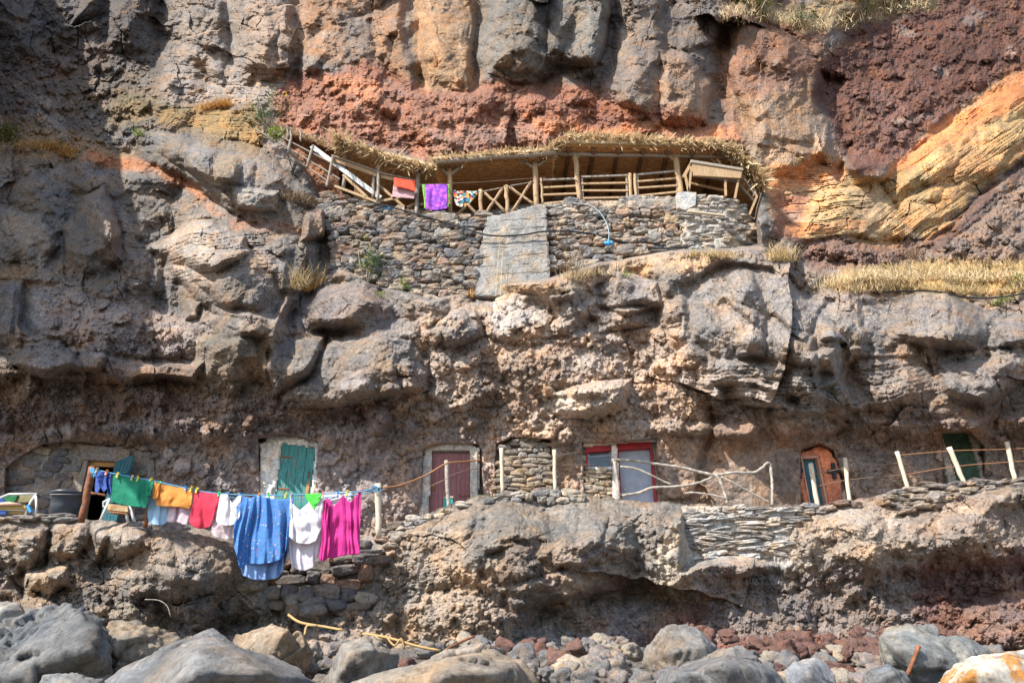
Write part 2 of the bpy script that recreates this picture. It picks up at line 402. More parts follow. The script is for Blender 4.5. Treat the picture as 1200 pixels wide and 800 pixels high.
for p, d in (([(476, -60), (494, -60), (502, 20), (496, 60), (503, 104), (488, 104), (468, 30)], 1.3), ([(556, -60), (580, -60), (568, 40), (563, 104), (550, 104), (560, 40)], 1.5), ([(712, -60), (730, -60), (727, 60), (702, 112), (694, 96), (716, 50)], 1.4),
             ([(782, -60), (804, -40), (794, 60), (773, 64)], 1.1), ([(428, 20), (442, 54), (470, 102), (456, 104), (430, 74)], .9), ([(343, -60), (353, -60), (358, 94), (345, 96)], .9), ([(264, -60), (276, -60), (274, 66), (262, 84)], .7),
             ([(186, -60), (198, -60), (192, 72), (178, 78)], .7), ([(116, -60), (128, -60), (134, 40), (122, 44)], .6), ([(836, 20), (852, 30), (862, 100), (850, 160), (838, 110)], 1.0), ([(962, 84), (985, 92), (1000, 180), (976, 205), (966, 140)], 1.5),
             ([(318, 470), (334, 392), (345, 392), (328, 475)], .5), ([(505, 395), (510, 440), (498, 470), (490, 440)], .5), ([(985, 400), (1005, 430), (1020, 470), (1000, 470), (985, 440)], .8)):
    G_(p, d*.55, 7)
# red band lumps
for p, h in (([(400, 120), (445, 100), (470, 130), (450, 158), (410, 150)], .5), ([(500, 115), (560, 95), (590, 120), (560, 150), (510, 155)], .5),
             ([(590, 100), (640, 95), (660, 125), (620, 140)], .5), ([(655, 85), (690, 85), (700, 125), (665, 125)], .6), ([(345, 120), (390, 115), (395, 150), (350, 150)], .45),
             ([(455, 125), (500, 115), (520, 150), (470, 165)], .45), ([(700, 95), (770, 110), (770, 145), (705, 140)], .5)):
    B(p, h, 14, .5, -.5)
# right: scoria slope and sandstone
B([(1000, 60), (1100, 20), (1215, -20), (1215, 85), (1120, 130), (1045, 195), (1000, 150)], .6, 30, .3, .4)
B([(1215, 85), (1125, 128), (1060, 190), (1030, 218), (1062, 258), (1085, 285), (1215, 185)], .55, 16, .3, .2, warp=.9)
B([(1060, 190), (1120, 140), (1140, 170), (1100, 235), (1065, 240)], .35, 8, .6, .2)
B([(1140, 130), (1200, 95), (1200, 150), (1150, 185)], .35, 8, .6, .2)
B([(905, 205), (950, 182), (985, 190), (1000, 215), (1035, 220), (1062, 258), (1075, 280), (990, 288), (930, 280)], .5, 16, .3, .2, warp=.9)
B([(955, 222), (1030, 215), (1060, 258), (1060, 280), (960, 285)], .5, 8, .5, 0, warp=.5)
B([(940, 285), (1000, 278), (1075, 280), (1090, 310), (1000, 318), (945, 312)], 1.0, 14, .3, -.6)
B([(1090, 290), (1215, 200), (1215, 312), (1080, 314)], .9, 12, .3, .2)
B([(1078, 292), (1130, 250), (1215, 184), (1215, 205), (1130, 270), (1095, 300)], .6, 7, .2, .3)
# left blocks
BU([(150, 150), (230, 152), (310, 172), (385, 243), (398, 285), (352, 288), (270, 246), (200, 206), (155, 182)], 1.1, 16, .3, .9, col=(.165, .148, .13), cmix=.55)
BU([(20, 325), (110, 332), (190, 372), (250, 384), (238, 428), (130, 425), (60, 408), (15, 380)], .5, 22, 0, 1.1)
BU([(-60, 395), (60, 400), (140, 418), (240, 420), (235, 452), (120, 446), (-60, 440)], .5, 12, .2, .9)
BU([(170, 285), (215, 262), (260, 258), (300, 285), (340, 340), (325, 375), (250, 368), (190, 320)], .7, 18, .5, .2)
BU([(160, 150), (230, 165), (300, 185), (300, 225), (240, 215), (180, 180)], .8, 14, .4, -.5, col=(.215, .2, .185))
BU([(215, 170), (255, 172), (250, 210), (215, 200)], .5, 8, .6, 0, col=(.24, .225, .21))
BU([(250, 178), (285, 178), (282, 215), (250, 210)], .6, 8, .4, .2, col=(.24, .19, .13))
BU([(275, 215), (325, 220), (325, 250), (280, 245)], .7, 8, .5, .1, col=(.27, .25, .22))
BU([(355, 245), (385, 240), (398, 262), (385, 285), (352, 285)], .8, 8, .6, .2, col=(.25, .19, .15))
BU([(-20, 235), (45, 250), (70, 290), (50, 320), (-20, 300)], .6, 14, .6, 0, col=(.27, .235, .20))
BU([(70, 270), (95, 228), (125, 218), (147, 270), (145, 305), (115, 330), (78, 325)], 1.3, 14, 1.2, .3, col=(.19, .17, .155))
BU([(95, 228), (125, 218), (147, 270), (130, 285), (98, 270)], .4, 8, 1.4, -.5, col=(.27, .235, .205))  # lit face of the block above, its sunlight put into a lighter colour
BU([(-40, 320), (30, 330), (26, 375), (25, 415), (-40, 420)], .9, 16, .5, 0, col=(.185, .17, .16))
BU([(180, 290), (210, 265), (250, 258), (290, 275), (300, 300), (255, 320), (190, 312)], 1.0, 12, .7, -.3)
BU([(205, 290), (300, 295), (335, 335), (320, 370), (260, 360), (215, 320)], .7, 14, .6, .2)
BU([(215, 350), (235, 352), (235, 375), (215, 380)], .4, 6, .5, 0)
BU([(335, 360), (370, 335), (430, 325), (475, 375), (450, 395), (380, 390), (335, 385)], 1.3, 18, .5, .6, col=(.215, .185, .17))
BU([(230, 395), (300, 385), (315, 395), (312, 460), (232, 470), (225, 420)], .9, 14, .6, .4, col=(.185, .155, .12))
BU([(318, 395), (385, 390), (360, 440), (320, 470), (312, 440)], .9, 10, .7, .5, col=(.19, .17, .15))
BU([(385, 392), (480, 398), (505, 420), (500, 455), (430, 475), (335, 478), (322, 468), (362, 440)], .9, 12, .4, .4, col=(.205, .185, .165))
BU([(398, 445), (425, 430), (447, 460), (400, 470)], .5, 6, .8, .3, col=(.27, .25, .235))
BU([(430, 480), (448, 472), (462, 490), (455, 515), (430, 512)], .5, 10, .5, 0, col=(.24, .19, .175))
BU([(20, 400), (70, 395), (95, 430), (50, 445), (15, 430)], .7, 12, .4, .5, col=(.2, .18, .165))
BU([(130, 420), (235, 425), (230, 450), (140, 440)], .5, 8, .2, .6)
BU([(100, 395), (130, 415), (120, 440), (80, 435)], .4, 10, .4, .5)
# centre
BU([(500, 390), (530, 365), (565, 350), (570, 395), (530, 408)], .8, 12, .5, -.2, col=(.25, .225, .2))
BU([(555, 350), (600, 345), (640, 350), (660, 400), (600, 410), (570, 395)], .7, 12, .4, -.2)
BU([(640, 345), (672, 338), (690, 365), (680, 395), (650, 392)], .8, 10, .5, 0, col=(.25, .22, .195))
BU([(690, 335), (715, 316), (770, 330), (775, 360), (735, 372), (700, 355)], 1.0, 12, .6, .2, col=(.24, .215, .195))
BU([(690, 362), (775, 358), (775, 385), (700, 390)], .7, 10, .4, .3, col=(.25, .215, .185))
BU([(632, 470), (680, 448), (740, 440), (735, 478), (700, 496), (655, 494)], 1.1, 14, .5, .5)
BU([(520, 400), (680, 395), (760, 400), (760, 450), (690, 470), (640, 465), (540, 430)], .35, 25, 0, .4)
BU([(790, 330), (845, 300), (905, 310), (950, 345), (1000, 400), (985, 440), (900, 430), (830, 425), (800, 400)], .9, 20, .2, .2, col=(.225, .205, .185))
for p in ([(845, 305), (880, 312), (900, 360), (885, 385), (850, 350)], [(880, 312), (920, 320), (960, 360), (945, 400), (905, 370)],
          [(860, 350), (900, 372), (900, 420), (860, 415)], [(905, 375), (955, 390), (960, 430), (910, 430)], [(940, 350), (985, 390), (1000, 405), (960, 400)]):
    BU(p, .5, 8, 1.6, .3)
BU([(835, 450), (885, 440), (940, 460), (935, 475), (850, 478)], 1.0, 8, .2, .6)
BU([(950, 410), (1000, 405), (985, 450), (955, 455)], .6, 8, .8, .3)
BU([(1000, 350), (1060, 345), (1110, 340), (1150, 360), (1158, 395), (1140, 415), (1110, 412), (1050, 400), (1005, 385)], 1.2, 18, .9, .1, col=(.22, .2, .182))
BU([(1110, 345), (1150, 360), (1157, 395), (1140, 415), (1112, 410)], .2, 8, -1.8, .2, col=(.185, .165, .15), crack=.05)  # side turned from the sun, its shade painted in as a darker colour
BU([(1160, 375), (1215, 365), (1215, 410), (1165, 410)], .9, 12, .4, .1, col=(.22, .195, .18))
BU([(1000, 415), (1100, 415), (1110, 460), (1080, 480), (1000, 485), (985, 450)], .6, 18, .3, .3, col=(.26, .215, .18))
BU([(1100, 425), (1150, 425), (1215, 412), (1215, 445), (1150, 480), (1105, 462)], .9, 14, .4, .6, col=(.245, .215, .19))
BU([(1000, 440), (1090, 430), (1150, 450), (1215, 440), (1215, 490), (1100, 500), (1010, 495)], .3, 20, 0, .8)
BU([(830, 500), (870, 480), (890, 500), (870, 560), (845, 540)], .5, 10, .5, .3)
BU([(890, 480), (950, 475), (1000, 500), (960, 525), (900, 530)], .5, 16, .3, .4)
BU([(770, 430), (820, 420), (835, 500), (815, 580), (775, 590), (770, 520)], .55, 16, .4, 0)
BU([(1035, 540), (1075, 520), (1100, 565), (1060, 580)], .4, 12, .6, .2)
# cave band lintels of rock
B([(-30, 512), (30, 512), (100, 520), (200, 520), (310, 515), (490, 500), (490, 470), (300, 480), (100, 490), (-30, 490)], .3, 12, 0, .2)
B([(490, 515), (560, 505), (690, 505), (790, 515), (900, 520), (900, 495), (700, 490), (500, 490)], .4, 12, 0, .3)

# ---- texture of the rock: fractured basalt, tuff with stones, bedding
conglo = np.clip(S.mask([(480, 375), (620, 350), (790, 375), (830, 600), (470, 620), (430, 480)], 20)+S.mask([(-60, 440), (230, 440), (480, 475), (480, 640), (-60, 640)], 18)
                 + S.mask([(930, 500), (1215, 500), (1215, 640), (930, 640)], 18)+S.mask([(60, 340), (200, 370), (250, 420), (60, 420)], 14), 0, 1)
scor = np.clip(S.mask([(960, 90), (985, 20), (1215, -60), (1215, 85), (1120, 130), (1045, 195), (985, 180)], 14)+S.mask([(1085, 292), (1215, 202), (1215, 312), (1080, 312)], 8)
               + S.mask([(930, 285), (1080, 278), (1090, 312), (950, 316)], 8)+S.mask([(0, 60), (180, 60), (190, 170), (0, 180)], 14), 0, 1)
sand = np.clip(S.mask([(1215, 85), (1125, 128), (1060, 190), (1030, 218), (1062, 258), (1085, 285), (1215, 185)], 10, 1.1)
               + S.mask([(905, 200), (950, 180), (985, 187), (1000, 213), (1035, 218), (1062, 258), (1076, 282), (990, 288), (930, 280)], 10, 1.1), 0, 1)
redb = S.mask([(320, 125), (335, 95), (425, 68), (560, 100), (700, 105), (850, 150), (870, 172), (510, 192), (330, 155)], 10)
smooth_ = S.mask([(480, -60), (565, -60), (560, 100), (490, 100)], 8)*.6
basalt = np.clip(1-conglo*.8-scor*.75-sand-redb*.35-smooth_*.7, 0, 1)
upper = sstep(150, 60, S.Y)
keep = S.E.copy()
S.E[:] = 0
S.facets(2.9, 2.7, 201, su=.85, sv=1.35, ang=.2, slope=1.15, tilt=1.3, tintamt=.12, warp=.35)
S.facets(1.15, .80, 202, su=1.0, sv=1.25, ang=-.3, slope=1.4, tilt=1.3, tintamt=.10, warp=.35)
S.facets(.42, .22, 203, su=1.3, sv=.8, ang=.35, slope=1.6, tilt=1.3, tintamt=.08, warp=.35)
S.facets(.20, .09, 206, su=1.2, sv=.9, ang=-.5, slope=2.2, tilt=1.4, warp=.4)
S.cracks(1.7, .13, 204, su=.7, sv=1.9, ang=-.25, wid=.03); S.cracks(.6, .07, 205, su=1.9, sv=.7, ang=.3, wid=.05)
fr = S.E*basalt
S.E[:] = 0
k1, ci, cj = S.lumps(.62, .26, 301, .4); k2, _, _ = S.lumps(.26, .13, 302, .5); k3, ci3, cj3 = S.lumps(.13, .06, 303, .5)
lm = S.E.copy()
S.E[:] = 0
r_s = S.strata(-.10, .075, .11, 401, .35)
r2_s = S.strata(-.10, .34, .20, 402, .5)
st1 = S.E.copy(); S.E[:] = 0
r_t = S.strata(-.62, .08, .09, 403, .3); r2_t = S.strata(-.62, .45, .2, 404, .4)
st2 = S.E.copy()
right_sand = sstep(1015, 1050, S.X+.2*(S.Y-200))
st = (st1*(1-right_sand)+st2*right_sand)*(.35+.9*sstep(-.3, .35, fbm(u*.7, v*.7, 4, 520)))
E0 = S.E.copy(); S.E[:] = 0
S.facets(1.1, .8, 521, su=1.5, sv=.8, ang=-.5, slope=1.6, tilt=1.2, tintamt=0); S.facets(.45, .2, 522, su=1.6, sv=.8, ang=-.5, slope=1.6, tilt=1.2); S.cracks(1.1, .22, 523, su=1.5, ang=-.5, wid=.04)
st = st+S.E; S.E = E0
rr = (r_s*(1-right_sand)+r_t*right_sand); r2 = (r2_s*(1-right_sand)+r2_t*right_sand)
fine = fbm(u*2.2, v*2.2, 7, 501, .58); fineR = fbm(u*1.1, v*1.1, 6, 502, .55, True); mid = fbm(u*.55, v*.55, 4, 503)
S.E = keep*1.15+fr*(1-(.5-.4*upper)*S.bm)*(1+.25*upper)+lm*(conglo+scor*1.1+redb*.55+.08*basalt)+st*sand
grit = fbm(u*6, v*6, 5, 505, .7)
S.E += fine*(.12*basalt+.17*conglo+.30*scor+.20*redb+.05*sand)+fineR*(.07*basalt+.14*conglo+.12*scor+.2*redb)+mid*(.28+.15*conglo)*(1-.7*sand)+grit*(.05+.05*conglo+.07*scor+.04*redb-.03*sand)
S.C *= (1+(sand*.30*(rr-.5)+sand*.45*fbm(u*.9, v*.9, 5, 524)))[..., None]
wv = (sand*sstep(.55, .9, r2)*.55)[..., None]
S.C = S.C*(1-wv)+np.array((.43, .20, .09))*wv
tn = (hf(ci, cj, 77)-.5)*.5*k1*(conglo+scor)
S.C *= (1+tn)[..., None]
# ledge with the thin flagstone layers and bedding under the grey rock
for poly, ang, per, amp in (([(800, 425), (900, 425), (960, 445), (950, 480), (830, 490), (795, 460)], .05, .16, .30),
                            ([(185, 255), (310, 275), (330, 320), (200, 330)], -.2, .14, .26), ([(190, 70), (335, 60), (335, 125), (190, 128)], .08, .3, .25),
                            ([(1000, 420), (1100, 415), (1110, 470), (1000, 485)], -.2, .2, .2), ([(185, 128), (290, 122), (312, 160), (240, 165)], .05, .25, .22)):
    m_ = S.mask(poly, 10); E0 = S.E.copy(); S.E[:] = 0; S.strata(ang, per*.8, amp*.38, int(poly[0][0])+7, .5); S.E = E0+S.E*m_

# in the cave band the rock stays behind the terrace
band = sstep(505, 530, S.Y)
S.E = S.E*(1-band)+np.minimum(S.E*.7, .22+.25*S.E)*band
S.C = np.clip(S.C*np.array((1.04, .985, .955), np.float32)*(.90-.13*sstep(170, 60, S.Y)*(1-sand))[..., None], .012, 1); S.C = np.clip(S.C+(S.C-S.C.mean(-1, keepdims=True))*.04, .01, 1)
# ---- recesses: the shelter's hollow, the wall's bed and the cave fronts
def recess(poly, D, soft=3, warp=.25, rough=.08, col=None, off=0.0):
    m_ = S.mask(poly, soft, warp, off)
    S.E = S.E*(1-m_)+(S.D-(D-rough*fine))*m_
    if col is not None: S.C = S.C*(1-m_[..., None])+np.array(col)*m_[..., None]
recess([(395, 215), (400, 172), (450, 185), (510, 196), (650, 180), (660, 170), (860, 168), (885, 190), (893, 215), (885, 262), (800, 262), (570, 268), (430, 262)], 24.3, 3, .3, .35, (.22, .15, .10))
recess([(335, 165), (345, 160), (400, 180), (400, 262), (380, 240), (362, 205)], 22.6, 4, .3, .3, (.30, .145, .08))
recess([(376, 226), (440, 238), (560, 250), (650, 235), (800, 232), (850, 230), (888, 262), (890, 290), (800, 292), (700, 308), (645, 325), (552, 338), (505, 352), (430, 328), (388, 306)], 21.4, 4, .3, .05, (.2, .18, .16))
FRONT = 20.15
for q in ([(28, 532), (52, 520), (95, 518), (150, 524), (182, 530), (184, 640), (4, 640), (6, 548)],
          [(303, 512), (330, 507), (372, 516), (374, 640), (300, 640), (304, 560)],
          [(497, 526), (520, 519), (560, 520), (566, 530), (566, 640), (490, 640)],
          [(682, 520), (770, 514), (774, 640), (684, 640)],
          [(582, 520), (600, 512), (645, 516), (648, 640), (580, 640)],
          [(937, 528), (960, 520), (978, 528), (994, 575), (996, 640), (938, 640)],
          [(1102, 506), (1134, 504), (1152, 522), (1160, 640), (1108, 640)]):
    recess(q, FRONT, 2, .25, .02, None, -1.0)
recess([(108, 546), (136, 546), (126, 640), (92, 640)], 23.0, 1.5, 0, .2)
S.E += 2.2*fbm(u*.22, v*.22, 4, 777)*sstep(-25, -120, S.X)  # roughens the unseen spur so the shade it throws is broken up
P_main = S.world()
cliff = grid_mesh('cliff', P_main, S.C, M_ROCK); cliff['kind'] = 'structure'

# ================================================================== LOWER LEDGE (terrace front, its floor, undercut)
LIPX = [-330, 0, 45, 85, 130, 180, 215, 260, 300, 420, 446, 470, 500, 530, 560, 600, 680, 705, 760, 830, 900, 955, 1000, 1030, 1060, 1100, 1150, 1200, 1530]
LIPY = [602, 607, 605, 606, 611, 611, 612, 626, 640, 634, 622, 612, 602, 590, 581, 577, 577, 584, 587, 591, 593, 593, 586, 580, 572, 567, 564, 560, 556]
gx2 = axis(-330, -15, 1216, 1530, 1.17, 6.0)
lip = np.interp(gx2, LIPX, LIPY)
ns = 250
YB = 845.0
srow = np.linspace(0, 1, ns)
lipn = lip+fbm(gx2[None, :]/22, np.zeros((1, gx2.size)), 4, 610)[0]*4
Yl = lipn[None, :]+srow[:, None]*(YB-lipn[None, :]); Xl = np.repeat(gx2[None, :], ns, 0)
L = Sheet(Xl, Yl)
L.base([-330, 0, 150, 270, 330, 440, 560, 650, 760, 850, 950, 1050, 1130, 1200, 1530], [555, 600, 640, 670, 700, 730, 760, 845], [
 [18.6]*15,
 [17.4, 17.4, 17.5, 17.9, 18.9, 18.7, 18.7, 18.6, 18.7, 18.7, 18.7, 18.6, 18.5, 18.5, 18.5],
 [16.8, 16.9, 17.0, 17.6, 18.8, 18.4, 17.6, 17.4, 18.3, 18.3, 18.2, 18.2, 18.2, 18.3, 18.3],
 [16.6, 16.8, 17.0, 17.4, 18.7, 18.2, 17.2, 17.1, 18.3, 18.4, 18.2, 18.4, 18.7, 18.7, 18.5],
 [16.3, 16.5, 17.4, 17.9, 18.6, 18.1, 17.2, 17.6, 18.3, 18.3, 18.2, 18.3, 18.6, 18.5, 18.4],
 [15.5, 15.6, 17.5, 18.2, 18.5, 18.0, 17.1, 17.6, 17.9, 17.8, 17.8, 17.9, 18.1, 17.7, 17.6],
 [14.5, 14.6, 16.4, 17.4, 17.7, 17.6, 17.0, 17.1, 17.2, 17.1, 17.1, 17.1, 17.1, 17.0, 16.9],
 [12, 12, 13, 13.5, 14, 14, 14.5, 15, 15, 15, 15, 15, 15, 15, 14]])
lu, lv = L.u, L.v
nb = fbm(lu*.4, lv*.5, 4, 690); w = sstep(-.2, .3, nb)[..., None]
L.C[:] = np.array((.20, .18, .155))*(1-w)+np.array((.26, .217, .185))*w
T = L.tint
T([(-330, 600), (60, 600), (280, 620), (270, 700), (-330, 720)], (.27, .225, .18), 12, .7)
T([(80, 690), (280, 690), (290, 750), (200, 770), (110, 730)], (.17, .145, .125), 12, .8)
T([(440, 630), (540, 590), (560, 700), (560, 770), (440, 770)], (.31, .25, .19), 16, .8)
T([(600, 720), (740, 700), (830, 720), (820, 800), (600, 800)], (.19, .15, .135), 12, .8)
T([(690, 730), (850, 700), (830, 800), (700, 800)], (.175, .085, .07), 14, .7)
T([(800, 592), (930, 594), (930, 655), (800, 668)], (.40, .365, .325), 8, .75)
T([(765, 640), (800, 605), (812, 700), (770, 705)], (.40, .345, .27), 8, .7)
T([(766, 636), (786, 636), (786, 692), (768, 692)], (.52, .45, .35), 4, .8)
T([(930, 600), (1080, 596), (1085, 660), (1000, 695), (925, 690)], (.33, .275, .22), 10, .7)
T([(1060, 590), (1215, 580), (1215, 650), (1080, 650)], (.26, .2, .155), 10, .7)
T([(820, 670), (1080, 660), (1080, 780), (830, 780)], (.22, .18, .16), 12, .7)
T([(1060, 660), (1215, 640), (1215, 780), (1080, 780)], (.16, .09, .08), 10, .85)
T([(1130, 700), (1215, 690), (1215, 765), (1135, 755)], (.245, .165, .135), 7, .85)
T([(800, 740), (930, 750), (960, 790), (800, 800)], (.22, .095, .07), 10, .75)
T([(925, 750), (1040, 740), (1040, 790), (925, 790)], (.28, .10, .065), 8, .7)
T([(580, 740), (760, 700), (800, 720), (700, 780), (580, 790)], (.42, .40, .38), 14, .42)
L.C *= (1+.32*fbm(lu*1.6, lv*1.6, 5, 670))[..., None]
pale = sstep(.2, .45, fbm(lu*.9+3, lv*1.3, 5, 671))[..., None]*.3
L.C = L.C*(1-pale)+np.array((.43, .385, .33))*pale
B = L.blk
B([(-30, 606), (62, 605), (60, 665), (-30, 690)], .5, 12, .4, .2)
B([(10, 625), (55, 618), (60, 660), (20, 668)], .35, 10, 1.0, .2)
B([(60, 607), (108, 607), (105, 640), (88, 660), (62, 650)], .7, 8, .8, .2)
B([(108, 610), (132, 615), (118, 665), (92, 668)], .3, 8, 1.2, 0)
B([(128, 612), (178, 610), (175, 640), (140, 668), (118, 662)], .8, 10, 1.3, .3)
B([(180, 630), (262, 640), (278, 668), (240, 690), (185, 680), (168, 655)], .6, 16, .7, .6)
B([(110, 664), (200, 660), (270, 690), (225, 705), (130, 700)], .6, 14, .4, .8)
B([(28, 670), (80, 662), (82, 690), (62, 700), (30, 698)], 1.0, 12, .5, -.4, col=(.33, .275, .21))
B([(-30, 680), (30, 660), (30, 700), (-30, 712)], .5, 12, .4, 0)
B([(90, 715), (150, 705), (210, 720), (215, 745), (160, 770), (100, 750)], .7, 14, .6, -.2, col=(.28, .225, .165))
B([(470, 700), (500, 630), (560, 595), (650, 590), (730, 610), (755, 650), (735, 690), (640, 720), (590, 760), (480, 760)], .9, 30, .3, .2)
B([(490, 612), (540, 590), (570, 600), (560, 680), (500, 690), (470, 650)], .45, 18, .3, .2)
B([(560, 600), (605, 582), (640, 600), (650, 635), (605, 640), (570, 655), (555, 690), (535, 660)], .6, 12, 1.0, .4)
B([(590, 640), (640, 630), (650, 665), (605, 680), (578, 690)], .2, 6, -.8, .2, col=(.2, .17, .145))
B([(585, 690), (650, 665), (740, 660), (735, 700), (650, 705), (600, 720)], .7, 12, .3, .9)
B([(640, 590), (700, 585), (745, 610), (755, 660), (700, 675), (650, 660)], .6, 16, .5, .2)
B([(680, 600), (712, 596), (708, 640), (678, 655)], .4, 8, 1.5, .2)
B([(768, 640), (800, 606), (815, 660), (810, 706), (774, 706)], .5, 12, .8, 0)
B([(470, 690), (560, 690), (580, 740), (540, 770), (470, 760)], .5, 20, .3, 0)
B([(415, 720), (450, 690), (470, 720), (460, 760), (420, 755)], .5, 14, .3, 0)
B([(930, 602), (1030, 600), (1080, 615), (1075, 655), (1010, 690), (935, 690)], .5, 18, .4, .3)
B([(1000, 610), (1060, 590), (1200, 585), (1215, 600), (1215, 640), (1080, 655), (1040, 650)], .6, 12, .2, .6)
B([(975, 680), (1020, 675), (1018, 700), (985, 705)], .6, 10, .4, .2)
B([(825, 655), (900, 650), (930, 670), (870, 680), (830, 678)], .8, 8, .2, .7)
B([(1130, 702), (1215, 690), (1215, 762), (1140, 752)], .9, 14, .5, 0)
B([(900, 700), (950, 690), (960, 740), (930, 765), (905, 740)], .5, 14, .3, 0)
sm = fbm(lu*.55, lv*.55, 4, 603)
keep = L.E.copy(); L.E[:] = 0
cgl = np.clip(L.mask([(440, 660), (560, 690), (600, 720), (580, 790), (430, 790)], 16)+L.mask([(820, 680), (1080, 660), (1215, 660), (1215, 790), (820, 790)], 14)
              + L.mask([(580, 740), (760, 700), (830, 720), (830, 800), (580, 800)], 14)+L.mask([(450, 610), (530, 595), (540, 690), (450, 690)], 14)*.7, 0, 1)
L.facets(2.3, 1.9, 211, su=1.2, sv=.9, ang=.2, slope=1.15, tilt=1.3, tintamt=.10, warp=.35)
L.facets(.95, .6, 212, su=1.1, sv=.9, ang=-.3, slope=1.4, tilt=1.3, tintamt=.08, warp=.35)
L.facets(.38, .24, 213, su=1.2, sv=.8, ang=.4, slope=1.6, tilt=1.3, tintamt=.06, warp=.35)
L.facets(.19, .11, 216, su=1.2, sv=.9, ang=-.5, slope=2.2, tilt=1.4, warp=.4)
L.cracks(1.5, .12, 214, su=1.8, sv=.8, ang=.25, wid=.03); L.cracks(.6, .06, 215, su=.7, sv=1.8, ang=-.25, wid=.05)
fr = L.E.copy(); L.E[:] = 0
L.lumps(.6, .16, 311, .45); L.lumps(.27, .14, 312, .5); L.lumps(.13, .06, 313, .5); lm = L.E.copy(); L.E[:] = 0
L.strata(.05, .16, .24, 411, .5); st = L.E.copy()*np.clip(L.mask([(800, 592), (930, 594), (930, 655), (800, 668)], 6)+.6*L.mask([(1060, 560), (1215, 560), (1215, 650), (1080, 650)], 10), 0, 1)
smo = L.mask([(800, 592), (930, 594), (930, 655), (800, 668)], 6)
low = sstep(670, 715, L.Y)*(1-cgl)
L.E = keep*1.1+fr*(1-.25*L.bm)*(1-.7*cgl)*(1-.9*smo)+lm*(.8*cgl+.06+.45*low)+fbm(lu*2.2, lv*2.2, 7, 601, .58)*(.13+.14*cgl+.12*low)+fbm(lu*1.1, lv*1.1, 6, 602, .55, True)*(.06+.12*cgl)+sm*.3*(1-smo)+fbm(lu*6, lv*6, 5, 605, .7)*(.05+.05*cgl)
L.E *= 1-.6*L.mask([(180, 560), (440, 560), (440, 700), (270, 700), (200, 630)], 20)
top = sstep(0, 26, L.Y-lipn[None, :])
L.E *= (.15+.85*top)
L.C = np.clip(L.C*np.array((1.02, .985, .965), np.float32)*.92, .012, 1)
Pl = L.world()
# terrace floor: from the lip straight back into the cliff
nf_ = 26
tt = np.linspace(0, 1, nf_)[1:]
lipP = Pl[0]
fl = np.zeros((nf_-1, gx2.size, 3), np.float32)
Dback = 21.2
for k, t_ in enumerate(tt):
    d_ = lipP[:, 1]+(Dback-lipP[:, 1])*t_
    fl[k, :, 0] = lipP[:, 0]; fl[k, :, 1] = d_
    fl[k, :, 2] = lipP[:, 2]-.05*t_+fbm(lipP[:, 0]*3, d_*3, 3, 640)*.03*min(1, k)
Pall = np.concatenate([fl[::-1], Pl], 0)
Cfl = np.repeat(np.array([[(.27, .23, .19)]], np.float32), nf_-1, 0)*np.ones((nf_-1, gx2.size, 1), np.float32)
Call = np.concatenate([Cfl, L.C], 0)
ledge = grid_mesh('rock_ledge', Pall, Call, M_ROCK); ledge['kind'] = 'structure'

# ================================================================== BEACH
bx = np.concatenate([np.linspace(-900, -30, 12), np.linspace(-28, 28, 170), np.linspace(30, 900, 12)])
by = np.concatenate([np.linspace(-900, -20, 12), np.linspace(-18, 20, 120), np.linspace(24, 400, 6)])
BX, BY = np.meshgrid(bx, by)
BZ = sstep(6, 19, BY)*1.9+fbm(BX*.5, BY*.5, 4, 801)*.25*(np.abs(BX) < 30)*(np.abs(BY) < 25)-sstep(-6, -60, BY)*2.5
BZ = np.where(BY > 22, 1.9, BZ)
BC = np.ones(BX.shape+(3,), np.float32)*np.array((.2, .18, .16))*(1+.35*fbm(BX*1.5, BY*1.5, 3, 802))[..., None]
Pb = np.stack([BX, BY, BZ], -1)
M_BEACH = rock_material('beach_gravel', .5, .5, .08, 1.6)
beach = grid_mesh('beach', Pb[:, ::-1], BC[:, ::-1], M_BEACH); beach['kind'] = 'structure'

def main_D(x, y):
    """distance of the modelled cliff at a photo coordinate"""
    i = int(np.argmin(np.abs(gy-y))); j = int(np.argmin(np.abs(gx-x))); return float(P_main[i, j, 1])
def ledge_D(x, y):
    j = int(np.argmin(np.abs(gx2-x))); i = int(np.argmin(np.abs(Yl[:, j]-y))); return float(Pl[i, j, 1])

# ------------------------------------------------------------------ light
SUN_AZ, SUN_EL = R(-50), R(45)      # azimuth measured from -Y (seaward), negative = from the viewer's left
sd_ = Vector((math.sin(SUN_AZ)*math.cos(SUN_EL), -math.cos(SUN_AZ)*math.cos(SUN_EL), math.sin(SUN_EL)))
sun_d = bpy.data.lights.new('sun', 'SUN'); sun = bpy.data.objects.new('sun', sun_d); COL.objects.link(sun)
sun_d.energy = 4.5; sun_d.angle = R(.5); sun_d.color = (1, .955, .88)
sun.rotation_euler = sd_.to_track_quat('Z', 'Y').to_euler()
wd = bpy.data.worlds.new('World'); scene.world = wd; wd.use_nodes = True
t = wd.node_tree; bg = t.nodes['Background']
sk = t.nodes.new('ShaderNodeTexSky'); sk.sky_type = 'NISHITA'; sk.sun_disc = False
sk.sun_elevation = SUN_EL; sk.sun_rotation = math.atan2(sd_.x, sd_.y)
t.links.new(sk.outputs[0], bg.inputs[0]); bg.inputs[1].default_value = .15
vs = scene.view_settings; vs.view_transform = 'Standard'; vs.look = 'None'; vs.exposure = 0.96; vs.gamma = 1
scene.cycles.max_bounces = 6; scene.cycles.diffuse_bounces = 4
scene.cycles.use_denoising = True
